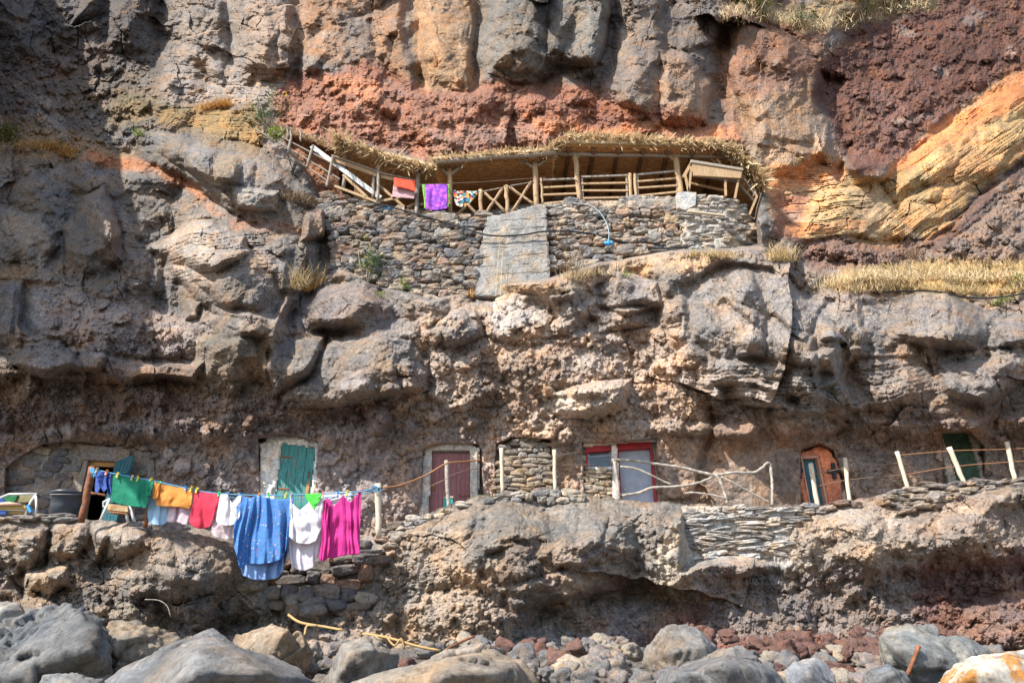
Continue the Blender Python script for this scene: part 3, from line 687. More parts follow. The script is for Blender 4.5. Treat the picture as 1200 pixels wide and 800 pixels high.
# ================================================================== mesh helpers
class MB:
    def __init__(s): s.v = []; s.f = []; s.c = []
    def add(s, vs, fs, c=None):
        n = len(s.v); s.v += [tuple(p) for p in vs]; s.f += [tuple(i+n for i in f) for f in fs]
        s.c += [c or (.5, .5, .5)]*len(vs); return s
    def prism(s, poly, D0, D1, c=None):
        """a photo outline given its place at distance D0 and carried straight back to D1"""
        a = [pt(x, y, D0) for x, y in poly]; b = [p+Vector((0, D1-D0, 0)) for p in a]; n = len(a)
        area = sum(poly[i][0]*poly[(i+1) % n][1]-poly[(i+1) % n][0]*poly[i][1] for i in range(n))
        fr = list(range(n)); bk = [n+i for i in reversed(range(n))]
        sides = [(i, n+i, n+(i+1) % n, (i+1) % n) for i in range(n)]
        if area > 0: fr = fr[::-1]; bk = bk[::-1]; sides = [q[::-1] for q in sides]
        return s.add(a+b, [tuple(fr), tuple(bk)]+sides, c)
    def beam(s, p, q, w, h, roll=0.0, c=None):
        """squared timber between two points"""
        p, q = Vector(p), Vector(q); d = (q-p).normalized()
        up = Vector((0, 0, 1)) if abs(d.z) < .9 else Vector((0, 1, 0))
        a = d.cross(up).normalized(); b = a.cross(d).normalized()
        if roll: m = Matrix.Rotation(roll, 3, d); a = m@a; b = m@b
        vs = []
        for e in (p, q):
            for i, j in ((-1, -1), (1, -1), (1, 1), (-1, 1)): vs.append(e+a*i*w/2+b*j*h/2)
        return s.add(vs, [(0, 1, 2, 3), (7, 6, 5, 4), (0, 4, 5, 1), (1, 5, 6, 2), (2, 6, 7, 3), (3, 7, 4, 0)], c)
    def tube(s, pts, r, n=8, jit=0.0, c=None, cap=True):
        pts = [Vector(p) for p in pts]; m = len(pts)
        rs = r if isinstance(r, (list, tuple)) else [r]*m
        vs = []; prev = None
        for i, p in enumerate(pts):
            d = (pts[min(i+1, m-1)]-pts[max(i-1, 0)]).normalized()
            a = prev-d*prev.dot(d) if prev is not None and (prev-d*prev.dot(d)).length > 1e-4 else d.orthogonal()
            a.normalize(); prev = a; b = d.cross(a)
            for k in range(n):
                t_ = 2*math.pi*k/n; rr = rs[i]*(1+jit*(random.random()-.5))
                vs.append(p+a*math.cos(t_)*rr+b*math.sin(t_)*rr)
        fs = [(i*n+k, i*n+(k+1) % n, (i+1)*n+(k+1) % n, (i+1)*n+k) for i in range(m-1) for k in range(n)]
        if cap: fs += [tuple(range(n))[::-1], tuple((m-1)*n+k for k in range(n))]
        return s.add(vs, fs, c)
    def grid(s, P, c=None):
        nr, nc = len(P), len(P[0])
        return s.add([p for row in P for p in row], [(i*nc+j, i*nc+j+1, (i+1)*nc+j+1, (i+1)*nc+j) for i in range(nr-1) for j in range(nc-1)], c)
    def lathe(s, base, prof, n=24, c=None):
        base = Vector(base); vs = []
        for r, z in prof:
            for k in range(n):
                t_ = 2*math.pi*k/n; vs.append(base+Vector((r*math.cos(t_), r*math.sin(t_), z)))
        m = len(prof)
        return s.add(vs, [(i*n+k, i*n+(k+1) % n, (i+1)*n+(k+1) % n, (i+1)*n+k) for i in range(m-1) for k in range(n)], c)
    def build(s, name, mat, parent=None, smooth=False):
        off = Vector(parent_loc(parent)) if parent is not None else Vector((0, 0, 0))
        me = bpy.data.meshes.new(name)
        me.from_pydata([Vector(p)-off for p in s.v], [], s.f)
        at = me.attributes.new('rock_colour', 'FLOAT_COLOR', 'POINT')
        at.data.foreach_set('color', np.array([(*c, 1) for c in s.c], np.float32).reshape(-1))
        if smooth: me.polygons.foreach_set('use_smooth', np.ones(len(me.polygons), bool))
        me.update(); me.materials.append(mat)
        o = bpy.data.objects.new(name, me); COL.objects.link(o)
        if parent is not None: o.parent = parent
        return o
def parent_loc(o):
    p = Vector((0, 0, 0))
    while o is not None: p += Vector(o.location); o = o.parent
    return p
def tag(o, label, cat, group=None):
    o['label'] = label; o['category'] = cat
    if group: o['group'] = group
    return o
def thing(name, loc, label, cat, group=None):
    o = bpy.data.objects.new(name, None); COL.objects.link(o); o.location = loc; o.empty_display_size = .2
    return tag(o, label, cat, group)
def catmull(pts, n=6):
    P = [Vector(p) for p in pts]; P = [P[0]*2-P[1]]+P+[P[-1]*2-P[-2]]; out = []
    for i in range(1, len(P)-2):
        for k in range(n):
            t_ = k/n; a, b, c_, d = P[i-1:i+3]
            out.append(.5*((2*b)+(c_-a)*t_+(2*a-5*b+4*c_-d)*t_*t_+(3*b-a-3*c_+d)*t_**3))
    out.append(P[-2]); return out

def mat(name, col, rough=.7, var=.25, scale=6.0, bump=.25, stretch=None, metal=0.0, transl=0.0, spec=.3, dist=.02):
    m, t, b = nt(name); Lk = t.links.new
    tc = N(t, 'ShaderNodeTexCoord'); mp = N(t, 'ShaderNodeMapping')
    if stretch: mp.inputs['Scale'].default_value = stretch
    Lk(tc.outputs['Object'], mp.inputs['Vector'])
    n = N(t, 'ShaderNodeTexNoise', Scale=scale, Detail=6.0, Roughness=.65); Lk(mp.outputs['Vector'], n.inputs['Vector'])
    d = tuple(c*(1-var*1.3) for c in col); l = tuple(min(1, c*(1+var)) for c in col)
    r = ramp(t, [(.3, d), (.55, col), (.75, l)], n.outputs['Fac'])
    Lk(r.outputs['Color'], b.inputs['Base Color'])
    b.inputs['Roughness'].default_value = rough; b.inputs['Metallic'].default_value = metal; b.inputs['Specular IOR Level'].default_value = spec
    if bump:
        bp = N(t, 'ShaderNodeBump', Strength=bump, Distance=dist); Lk(n.outputs['Fac'], bp.inputs['Height']); Lk(bp.outputs['Normal'], b.inputs['Normal'])
    if transl:
        tr = N(t, 'ShaderNodeBsdfTranslucent'); Lk(r.outputs['Color'], tr.inputs['Color'])
        mx = N(t, 'ShaderNodeMixShader'); mx.inputs[0].default_value = transl
        Lk(b.outputs[0], mx.inputs[1]); Lk(tr.outputs[0], mx.inputs[2]); Lk(mx.outputs[0], t.nodes['Material Output'].inputs['Surface'])
    return m
M_STONE = rock_material('wall_stone', .35, .4, .04, 1.8)
M_BOULDER = rock_material('boulder_rock', .30, .35, .05, 1.0)
M_WOOD = mat('weathered_wood', (.42, .28, .155), .75, .35, 5, .4, (6, 6, 1))
M_RAFT = mat('dark_rafter_wood', (.17, .09, .045), .8, .35, 5, .3)
M_WOODG = mat('grey_weathered_wood', (.33, .28, .225), .8, .35, 5, .4, (6, 6, 1))
M_WOODD = mat('brown_roof_boards', (.46, .25, .10), .75, .45, 4, .3, (1, 1, 5))
M_PALEWOOD = mat('bleached_wood', (.56, .47, .35), .8, .25, 5, .35, (6, 6, 1))
M_DRIFT = mat('driftwood', (.37, .325, .275), .85, .4, 7, .4)
M_WHITEPLANK = mat('whitewashed_plank', (.60, .60, .58), .7, .2, 5, .2)
M_THATCH = mat('thatch_straw', (.68, .525, .32), .85, .35, 9, .1, transl=.25)
M_THATCHD = mat('thatch_under', (.55, .27, .105), .9, .55, 5, .6, (1, 3, 1))
M_CONC = rock_material('rough_concrete', .25, .35, .05, 1.4)
M_RUST = mat('rusty_iron', (.24, .095, .045), .8, .5, 8, .3)
M_WIRE = mat('thin_wire', (.23, .15, .11), .6, .2, 8, 0)
M_HOSE = mat('black_hose', (.025, .026, .03), .45, .2, 8, 0)
M_BLUEROPE = mat('blue_rope', (.10, .30, .48), .7, .25, 30, .3)
M_ORROPE = mat('rusty_rope', (.40, .19, .09), .85, .25, 30, .3)
M_TEAL = mat('worn_teal_paint', (.06, .25, .225), .6, .5, 4, .3, (7, 1, 1))
M_TEALD = mat('dark_teal_paint', (.028, .12, .145), .5, .4, 5, .15, (4, 1, 1))
M_GREEN = mat('dark_green_paint', (.05, .095, .062), .6, .5, 5, .2)
M_BURG = mat('burgundy_paint', (.26, .105, .10), .6, .3, 4, .2, (8, 1, 1))
M_TERRA = mat('terracotta_plaster', (.46, .165, .085), .85, .3, 3, .4)
M_RED = mat('red_paint', (.35, .025, .03), .55, .2, 5, .1)
M_PANEL = mat('grey_blue_panel', (.36, .385, .44), .45, .18, 2.5, .08)
M_GLASS = mat('dull_window_pane', (.13, .16, .185), .18, .3, 3, 0, spec=.5)
M_BLACK = mat('black_paint', (.035, .033, .033), .7, .3, 6, .1)
M_PALE = mat('pale_paint', (.6, .58, .54), .7, .15, 6, .1)
M_ROOMSHADE = mat('room_shade', (.02, .018, .016), .95, .2, 4, 0)  # near-black colour standing in for the shade inside the cave

def peel(m, under, lo=.60, hi=.64, sc=7.0, st=(5, 5, 1)):
    t = m.node_tree; b = t.nodes['Principled BSDF']; src = b.inputs['Base Color'].links[0].from_socket
    tc = N(t, 'ShaderNodeTexCoord'); mp = N(t, 'ShaderNodeMapping'); mp.inputs['Scale'].default_value = st; t.links.new(tc.outputs['Object'], mp.inputs['Vector'])
    n = N(t, 'ShaderNodeTexNoise', Scale=sc/4, Detail=8.0, Roughness=.7); t.links.new(mp.outputs['Vector'], n.inputs['Vector'])
    r = ramp(t, [(lo, (0, 0, 0)), (hi, (1, 1, 1))], n.outputs['Fac'])
    mx = N(t, 'ShaderNodeMix', data_type='RGBA'); t.links.new(r.outputs['Color'], mx.inputs['Factor']); t.links.new(src, mx.inputs['A']); mx.inputs['B'].default_value = (*under, 1)
    t.links.new(mx.outputs['Result'], b.inputs['Base Color'])
peel(M_TEAL, (.20, .16, .11), .56, .62); peel(M_BURG, (.32, .22, .18), .60, .66); peel(M_GREEN, (.20, .10, .05), .56, .66, 8, (2, 2, 2)); peel(M_PANEL, (.22, .20, .19), .62, .68, 8, (2, 2, 2)); peel(M_TERRA, (.4, .3, .24)); peel(M_RUST, (.10, .22, .26), .60, .64, 12, (3, 3, 3)); peel(M_TEALD, (.12, .11, .09), .60, .66)
def stone_blob(mb, c, hx, hy, hz, col, n=4, sharp=3.2, rough=.16, rot=0.0, full=False):
    """one rounded, uneven building stone"""
    vs = []; idx = {}; fs = []; sd = Vector((random.random()*90, random.random()*90, random.random()*90))
    cr, sr = math.cos(rot), math.sin(rot); sh = (random.random()-.5)*.5
    def V(i, j, k):
        key = (i, j, k)
        if key in idx: return idx[key]
        p = Vector((i/n*2-1, j/n*2-1, k/n*2-1))
        l = (abs(p.x)**sharp+abs(p.y)**sharp+abs(p.z)**sharp)**(1/sharp)
        p /= l
        p *= 1+rough*mnoise.noise(p*1.3+sd)+rough*.5*mnoise.noise(p*3.1+sd)
        x, y, z = p.x*hx*(1+sh*p.z), p.y*hy, p.z*hz
        vs.append(c+Vector((x*cr-z*sr, y, x*sr+z*cr))); idx[key] = len(vs)-1; return idx[key]
    for a in range(n):
        for b in range(n):
            fs.append((V(a, 0, b), V(a+1, 0, b), V(a+1, 0, b+1), V(a, 0, b+1)))
            if full: fs.append((V(a, n, b), V(a, n, b+1), V(a+1, n, b+1), V(a+1, n, b)))
            fs.append((V(0, a, b), V(0, a, b+1), V(0, a+1, b+1), V(0, a+1, b)))
            fs.append((V(n, a, b), V(n, a+1, b), V(n, a+1, b+1), V(n, a, b+1)))
            fs.append((V(a, b, n), V(a+1, b, n), V(a+1, b+1, n), V(a, b+1, n)))
            fs.append((V(a, b, 0), V(a, b+1, 0), V(a+1, b+1, 0), V(a+1, b, 0)))
    mb.add(vs, fs, col)
def in_poly(x, y, poly):
    c = False; n = len(poly)
    for i in range(n):
        x0, y0 = poly[i]; x1, y1 = poly[(i+1) % n]
        if (y0 > y) != (y1 > y) and x < (x1-x0)*(y-y0)/(y1-y0)+x0: c = not c
    return c
STONE_COLS = [(.20, .185, .17), (.25, .215, .18), (.29, .225, .175), (.165, .155, .15), (.31, .265, .215), (.27, .19, .15), (.22, .2, .185), (.36, .3, .235)]
def stones(poly, Dfun, hrange, wrange, cols=STONE_COLS, holes=(), depth=.16, gap=.8, slope=None, rough=.16, sharp=3.2, keep=1.0, mb=None):
    """courses of stones filling a photo outline on the wall face at distance Dfun(x, y)"""
    mb = mb or MB(); ys = [p[1] for p in poly]; xs = [p[0] for p in poly]
    y = min(ys)-2
    while y < max(ys)+4:
        h = random.uniform(*hrange); x = min(xs)-random.random()*8
        while x < max(xs)+4:
            w = random.uniform(*wrange); cx = x+w/2; yy = y+h/2+(slope(cx) if slope else 0)+random.uniform(-1, 1)*h*.3+2.2*math.sin(cx*.045+y*.02)
            hh = h*random.uniform(.75, 1.2)
            if in_poly(cx, yy, poly) and not any(in_poly(cx, yy, q) or in_poly(cx-w*.4, yy, q) or in_poly(cx+w*.4, yy, q) for q in holes) and random.random() < keep:
                D = Dfun(cx, yy); s_ = px(D, yy); b = (400-yy)/F_PX
                k = random.choice(cols); f_ = random.uniform(.72, 1.25)
                stone_blob(mb, pt(cx, yy, D+random.uniform(-.04, .04)), w/2*s_*gap*1.12, depth, hh/2*s_*gap*1.15, tuple(min(.7, q*f_) for q in k), 4, sharp, rough, random.uniform(-.2, .2))
            x += w
        y += h*.93
    return mb
def patch(poly, D, col, step=2.0, amp=.06, holes=(), freq=.09, ragged=3.0, var=.25, thick=.3, seed=3):
    """a rough mortar, plaster or concrete face: a closed slab with an uneven front and ragged outline"""
    xs = [p[0] for p in poly]; ys = [p[1] for p in poly]
    ax = np.arange(min(xs)-4, max(xs)+4, step); ay = np.arange(min(ys)-4, max(ys)+4, step)
    PX, PY = np.meshgrid(ax, ay)
    n = fbm(PX*freq, PY*freq, 5, seed); n2 = fbm(PX*.12+50, PY*.12, 4, seed+1)
    sd = poly_sd(poly, PX+n2*ragged, PY+n*ragged)
    for q in holes: sd = np.minimum(sd, -poly_sd(q, PX, PY))
    # pull the rim to the outline for a clean edge
    ins = sd > -step*.4
    Dm = (D(PX, PY) if callable(D) else D)-amp*n+np.where(sd < step*.8, .03, 0)
    a = (PX-600)/F_PX; b = (400-PY)/F_PX; tt_ = Dm/(CP-b*SP)
    P = np.stack([a*tt_, Dm, EYE+(SP+b*CP)*tt_], -1)
    mb = MB(); idx = -np.ones(PX.shape, int); vs = []; cs = []; fs = []; cv = 1+var*fbm(PX*.06, PY*.06, 5, seed+9)*2
    for i in range(PX.shape[0]):
        for j in range(PX.shape[1]):
            if ins[i, j]: idx[i, j] = len(vs); vs.append(tuple(P[i, j])); cs.append(tuple(float(max(.01, c*cv[i, j])) for c in col))
    nf = len(vs)
    vs += [(p[0], p[1]+thick, p[2]) for p in vs]; cs += cs
    H_, W_ = PX.shape
    quad = np.zeros((H_, W_), bool)
    for i in range(H_-1):
        for j in range(W_-1):
            q = (idx[i, j], idx[i+1, j], idx[i+1, j+1], idx[i, j+1])
            if min(q) >= 0: quad[i, j] = True; fs.append(q); fs.append(tuple(k+nf for k in q[::-1]))
    for i in range(H_-1):
        for j in range(W_-1):
            if not quad[i, j]: continue
            A, B_, C_, E_ = idx[i, j], idx[i+1, j], idx[i+1, j+1], idx[i, j+1]
            if i == 0 or not quad[i-1, j]: fs.append((A, E_, E_+nf, A+nf))
            if i == H_-2 or not quad[i+1, j]: fs.append((B_+nf, C_+nf, C_, B_))
            if j == 0 or not quad[i, j-1]: fs.append((A+nf, B_+nf, B_, A))
            if j == W_-2 or not quad[i, j+1]: fs.append((E_, C_, C_+nf, E_+nf))
    mb.v = vs; mb.f = fs; mb.c = cs
    return mb
def boards(mb, quad, D0, D1, n, gap=.06, c=None):
    """vertical boards filling a four-cornered photo outline (top-left, top-right, bottom-right, bottom-left)"""
    a, b, c_, d = [Vector((x, y)) for x, y in quad]
    for i in range(n):
        u0, u1 = (i+gap)/n, (i+1-gap)/n; j = random.uniform(-.006, .006)
        mb.prism([tuple(a.lerp(b, u0)), tuple(a.lerp(b, u1)), tuple(d.lerp(c_, u1)), tuple(d.lerp(c_, u0))], D0+j, D1)
    mb.prism(quad, D0+.018, D1+.01)
    return mb

# ================================================================== CAVE HOUSES
FW = 19.80
# -- masonry front with the open door
h = thing('cave_house', pt(92, 640, FW), 'rubble stone cave house front with an open slatted teal door behind the bucket', 'house')
hole = [(99, 538), (137, 541), (123, 645), (80, 645)]
wpoly = [(4, 645), (5, 556), (14, 538), (34, 525), (60, 519), (95, 518), (150, 524), (182, 531), (184, 645)]
wb = patch(wpoly, FW+.03, (.24, .2, .165), 2.2, .08, [hole], thick=.3, seed=21)
stones(wpoly, lambda x, y: FW+.05, (7, 12), (13, 28), [(.13, .115, .11), (.17, .14, .125), (.2, .155, .13), (.15, .14, .135), (.25, .21, .17)], [hole, [(90, 512), (160, 518), (160, 545), (90, 540)]], .10, .85, keep=.72, mb=wb).build('wall', M_STONE, h)
lb = MB().prism([(91, 520), (152, 527), (150, 541), (97, 538)], FW-.10, FW+.35, (.23, .195, .165)); lb.build('lintel', M_STONE, h)
MB().prism([(99, 538), (103, 539), (92, 590), (86, 640), (78, 640), (86, 580)], FW-.02, FW+.5, (.25, .215, .18)).build('door_jamb', M_STONE, h)
MB().prism([(102, 539.5), (136, 542), (135, 547), (101, 545)], FW+.12, FW+.22).build('frame_head', M_WOODD, h)
dr = MB(); hp, fp = pt(136, 541, FW-.05), pt(157.5, 533, 19.35); zb = pt(120, 612, 19.6).z-.25
for i in range(5):
    a0, a1 = hp.lerp(fp, i/5+.012), hp.lerp(fp, (i+1)/5-.012)
    nrm = (fp-hp).cross(Vector((0, 0, 1))).normalized()*.025
    vs = [Vector((a0.x, a0.y, zb)), Vector((a1.x, a1.y, zb)), a1, a0]
    dr.add([q-nrm for q in vs]+[q+nrm for q in vs], [(0, 1, 2, 3), (7, 6, 5, 4), (0, 4, 5, 1), (1, 5, 6, 2), (2, 6, 7, 3), (3, 7, 4, 0)])
door = dr.build('door', M_TEALD, h)
db = MB()
for z_ in (.2, .85, 1.7):
    q0, q1 = Vector((hp.x, hp.y, zb+z_)), Vector((fp.x, fp.y, zb+z_)); off = Vector((-.03, -.045, 0))
    MB().beam(q0+off, q1+off, .03, .09).build('cross_batten', M_TEALD, door)
bm = MB().prism([(60, 515), (190, 515), (190, 650), (60, 650)], 22.7, 22.8); bm.build('doorway_shade_sheet', M_ROOMSHADE, h)  # added near-black sheet: the room's shade painted behind the open door

# -- whitewashed front with the closed teal plank door
h = thing('cave_house', pt(337, 640, FW), 'cave house front of flaking whitewash round a closed teal plank door', 'house')
q = [(330.5, 519), (369.5, 525), (357, 645), (315, 645)]
patch([(302, 650), (301, 600), (305, 540), (303, 521), (320, 507), (345, 510), (373, 518), (372, 560), (375, 650)], FW-.03, (.72, .68, .62), 1.6, .12, [q], .16, 4, .3, .35, 31).build('wall', M_CONC, h)
dm = boards(MB(), q, FW+.03, FW+.09, 4, .025).build('door', M_TEAL, h)
for yy in (535, 572): MB().beam(pt(331.5-(yy-519)*.115+1, yy, FW+.02), pt(331.5-(yy-519)*.115+13, yy+1.2, FW+.02), .02, .05).build('hinge', M_RUST, dm)
MB().tube([pt(362, 552, FW+.01), pt(361.5, 556, FW-.03), pt(361, 560, FW+.01)], .014, 6).build('handle', M_RUST, dm, True)
MB().prism([(360.5, 563), (363.5, 563), (361, 578), (357, 578)], FW+.005, FW+.03).build('bare_patch', M_WOODD, dm)

# -- concrete framed front with the burgundy door
h = thing('cave_house', pt(525, 600, FW), 'grey concrete cave house front with a burgundy boarded door', 'house')
q = [(506.5, 527.5), (550.5, 527.5), (549.5, 645), (500, 645)]
patch([(489, 645), (493, 560), (497, 527), (506, 517), (548, 518), (561, 525), (562, 645)], FW-.02, (.50, .455, .40), 1.6, .05, [q], .1, 2, .25, .4, 41).build('wall', M_CONC, h)
MB().prism([(551.5, 530), (559, 530), (559, 645), (551.5, 645)], FW-.12, FW+.1, (.5, .45, .39)).build('pilaster', M_CONC, h)
MB().prism([(506.5, 527.2), (550.5, 527.2), (550.5, 530.5), (506.3, 530.5)], FW+.10, FW+.3, (.13, .10, .08)).build('lintel', M_CONC, h)
dm = boards(MB(), [(506.3, 530), (550.3, 530), (549.5, 645), (500, 645)], FW+.14, FW+.2, 9, .03).build('door', M_BURG, h)
for yy in (540, 580): MB().beam(pt(549.5, yy, FW+.12), pt(538, yy+.4, FW+.12), .02, .05).build('hinge', M_RUST, dm)
MB().prism([(506, 567), (509.5, 567), (509, 574), (506, 574)], FW+.10, FW+.14).build('lock_plate', M_RUST, dm)

# -- rubble infill between the burgundy door and the red trimmed window
w_ = stones([(582, 585), (583, 545), (590, 524), (602, 512), (620, 509), (645, 520), (647, 585)], lambda x, y: FW-.12, (3.4, 6), (8, 20), [(.31, .255, .19), (.27, .22, .17), (.35, .285, .215), (.24, .205, .175), (.29, .24, .19)], (), .14, .95, rough=.12, sharp=4)
patch([(582, 590), (583, 545), (590, 524), (602, 512), (620, 509), (645, 520), (648, 590)], FW-.04, (.33, .27, .21), 2, .1, (), thick=.3, seed=51).build('rubble_wall', M_STONE)
w_.build('stone_facing', M_STONE, tag(bpy.data.objects['rubble_wall'], 'rubble stone infill wall of thin tan flat stones closing a cave mouth', 'wall'))

# -- stacked flat stone front with red trimmed window and grey door
h = thing('cave_house', pt(728, 600, FW), 'cave house front of stacked thin stones with red trimmed window and pale grey door', 'house')
wq = [(686, 523), (715.5, 521), (717, 548), (688, 549)]; dq = [(723.5, 519), (763.5, 517.5), (771, 600), (729, 600)]
wpoly = [(682, 520), (769, 513), (775, 600), (683, 600)]
wb = patch(wpoly, FW+.06, (.42, .36, .29), 2, .05, [wq, dq], .1, 1, .2, .3, 61)
stones(wpoly, lambda x, y: FW+.02, (2.6, 4.2), (6, 16), [(.40, .325, .235), (.34, .27, .2), (.45, .37, .27), (.30, .26, .22)], [wq, dq], .09, .97, rough=.1, sharp=4.5, mb=wb).build('wall', M_STONE, h)
win = MB().prism([(686, 523), (715.5, 521), (715.8, 527.5), (686.3, 530)], FW-.03, FW+.25).prism([(686, 530), (688, 530), (689.5, 549), (687.6, 549)], FW-.02, FW+.25).build('window', M_RED, h)
MB().prism([(687, 529.5), (715.5, 527), (717, 548), (689, 549)], FW+.16, FW+.2).build('pane', M_GLASS, win)
patch([(716.5, 521), (723, 519.5), (728.4, 600), (719, 600)], FW-.14, (.66, .61, .54), 1.4, .03, (), .1, .6, .2, .12, 62).build('plaster_strip', M_CONC, h)
patch([(682, 515), (770, 510), (772, 517), (724, 518.6), (716, 520.5), (684, 523)], FW-.14, (.55, .50, .43), 1.4, .05, (), .1, 1, .25, .12, 63).build('lintel', M_CONC, h)
fb = MB()
fb.prism([(688.5, 529.5), (690.3, 529.4), (691.3, 548), (689.5, 548)], FW+.12, FW+.17).prism([(713.5, 527.4), (715.5, 527.2), (717, 548), (715, 548)], FW+.12, FW+.17).prism([(690, 534.5), (714.2, 532.5), (714.4, 534), (690.2, 536)], FW+.13, FW+.17)
fb.build('frame', M_PANEL, win)
MB().prism([(687, 547.2), (718, 546.4), (718.3, 549.6), (687, 550.4)], FW-.06, FW+.12).build('sill', M_PALE, win)
d_ = MB().prism([(724, 526.5), (763.7, 524.5), (769, 600), (729, 600)], FW+.15, FW+.2).build('door', M_PANEL, h)
MB().prism([(723.5, 519), (763.5, 517.5), (764, 524.6), (724, 527)], FW-.04, FW+.25).prism([(762.3, 524.6), (764.2, 524.5), (771.4, 600), (769, 600)], FW-.03, FW+.25).prism([(723.6, 527), (725, 527), (730, 600), (728.6, 600)], FW-.03, FW+.25).build('door_frame', M_RED, h)
MB().lathe(pt(732.5, 573.5, FW+.1)+Vector((0, 0, -.04)), [(0, 0), (.035, .01), (.045, .04), (.03, .075), (0, .08)], 12).build('handle', M_PALE, d_, True)

# -- terracotta surround with the dark blue-green door and painted crosses
h = thing('cave_house', pt(962, 600, FW), 'terracotta plastered cave doorway with black painted crosses and a dark teal door', 'house')
q = [(939, 535), (959, 534.5), (972.5, 600), (951, 600)]
patch([(935.5, 531), (950, 526), (960, 521), (971, 526), (981, 542), (986, 565), (990, 600), (946, 605), (937, 570)], FW-.03, (.62, .225, .12), 1.5, .05, [q], .1, 1.5, .25, .35, 71).build('wall', M_CONC, h)
d_ = MB().prism([(940, 537), (957.5, 536.5), (970.5, 600), (951.5, 600)], FW+.14, FW+.2).build('door', M_TEALD, h)
MB().prism([(942.5, 545), (948.5, 545), (953, 572), (947.5, 572)], FW+.12, FW+.14).prism([(951, 545), (956.5, 545), (962.5, 572), (956, 572)], FW+.12, FW+.14).prism([(949, 578), (954.5, 578), (958, 600), (953, 600)], FW+.12, FW+.14).build('raised_panel', M_TEALD, d_)
MB().prism([(957.3, 536), (959.5, 535.5), (973, 600), (970.5, 600)], FW-.05, FW+.2).prism([(938.5, 534.2), (959.5, 533.6), (959.7, 536.2), (939, 537)], FW-.05, FW+.2).prism([(938.8, 537), (940.3, 537), (952, 600), (950.3, 600)], FW-.05, FW+.2).build('door_frame', mat('pale_terracotta', (.52, .27, .19), .8, .2, 5, .2), h)
for cx, cy, k in ((977.5, 551.5, 1.0), (938.6, 551, .55)):
    cr = MB()
    cr.prism([(cx-8*k, cy-1.8+.8), (cx+7*k, cy-2.6), (cx+7.4*k, cy+1.4), (cx-7.6*k, cy+2.4)], FW-.094, FW-.02) if k == 1 else cr.prism([(cx-2.6, cy-2), (cx+2.6, cy-2), (cx+3, cy+2), (cx-2.4, cy+2)], FW-.094, FW-.02)
    cr.prism([(cx-2.4*k-.6, cy-9.5), (cx+1.3*k-.2, cy-9.5), (cx+3.2*k, cy+9), (cx-.8*k, cy+9)], FW-.0965, FW-.02)
    cr.build('painted_cross', M_BLACK, h)
MB().prism([(986.5, 578), (990, 573.5), (992, 586), (989, 590)], FW-.35, FW-.3).build('loose_board', M_WOODG, h)

# -- dark green sheet door with mortar jambs
h = thing('cave_house', pt(1128, 570, FW), 'cave doorway with a dark green sheet door between rough pale mortar jambs', 'house')
q = [(1104, 508.5), (1111, 506.5), (1131, 506), (1136, 508.5), (1156, 575), (1126, 575)]
patch([(1099, 507), (1106, 504), (1136, 503.5), (1152, 510), (1148, 530), (1158, 575), (1112, 575), (1105, 540)], FW-.02, (.46, .40, .33), 1.6, .1, [q], .14, 3, .3, .4, 81).build('wall', M_CONC, h)
d_ = MB().prism(q, FW+.10, FW+.15).build('door', M_GREEN, h)
MB().prism([(1112, 528), (1141, 527), (1141.6, 529), (1112.6, 530)], FW+.08, FW+.10).build('cross_batten', M_GREEN, d_)
MB().prism([(1118, 552), (1148.5, 551), (1149.1, 553), (1118.6, 554)], FW+.08, FW+.10).build('cross_batten', M_GREEN, d_)

# ================================================================== UPPER DRY-STONE WALLS
def Dw(x, y): return 20.62+max(0, (415-x))*.009+(y-245)*-.0022
wl = [(376, 224), (402, 229), (440, 240), (480, 252), (560, 254), (572, 252), (556, 338), (543, 346), (506, 354), (470, 342), (430, 330), (386, 318), (392, 285), (380, 260)]
sl_ = lambda x: -max(0, 450-x)*.22+0
dw = stones(wl, Dw, (5.5, 10.5), (7, 19), holes=(), depth=.2, gap=1.0, rough=.3, sharp=4.6, slope=lambda x: max(-30, -(470-x)*.25) if x < 470 else 0)
wall = patch(wl, lambda X_, Y_: 20.80+np.maximum(0, 415-X_)*.009-(Y_-245)*.0022, (.07, .06, .052), 3, .05, ragged=2, thick=.5, seed=91).build('dry_stone_wall', M_STONE)
tag(wall, 'grey dry-stone wall with uneven courses below the hanging towels, ending at the concrete buttress', 'stone wall')
stones(wl, lambda x, y: Dw(x, y)-.05, (11, 15), (16, 30), STONE_COLS, depth=.2, gap=1.0, rough=.3, sharp=4.4, keep=.13, mb=dw)
stones(wl, lambda x, y: Dw(x, y)-.03, (3, 4.5), (6, 12), STONE_COLS, depth=.2, gap=1.0, rough=.3, sharp=4.4, keep=.14, mb=dw)
dw.build('stones', M_STONE, wall)
wr = [(644, 241), (676, 236), (720, 236), (794, 233), (800, 240), (800, 297), (760, 300), (700, 312), (643, 326)]
dw = stones(wr, lambda x, y: 20.72-(y-245)*.002, (5.2, 10), (7, 18), [(.23, .2, .18), (.29, .24, .195), (.34, .28, .22), (.19, .175, .165), (.31, .22, .16), (.37, .32, .26)], depth=.2, gap=1.0, rough=.34, sharp=4.6)
wall = patch(wr, lambda X_, Y_: 20.9-(Y_-245)*.002, (.10, .085, .07), 3, .05, ragged=2, thick=.5, seed=92).build('dry_stone_wall', M_STONE)
tag(wall, 'dry-stone wall of brownish stones below the slatted balcony railing, carrying the blue rope', 'stone wall')
stones(wr, lambda x, y: 20.67-(y-245)*.002, (10, 14), (14, 26), [(.27, .235, .2), (.33, .28, .22), (.38, .28, .17)], depth=.2, gap=1.0, rough=.3, sharp=4.4, keep=.13, mb=dw)
dw.build('stones', M_STONE, wall)
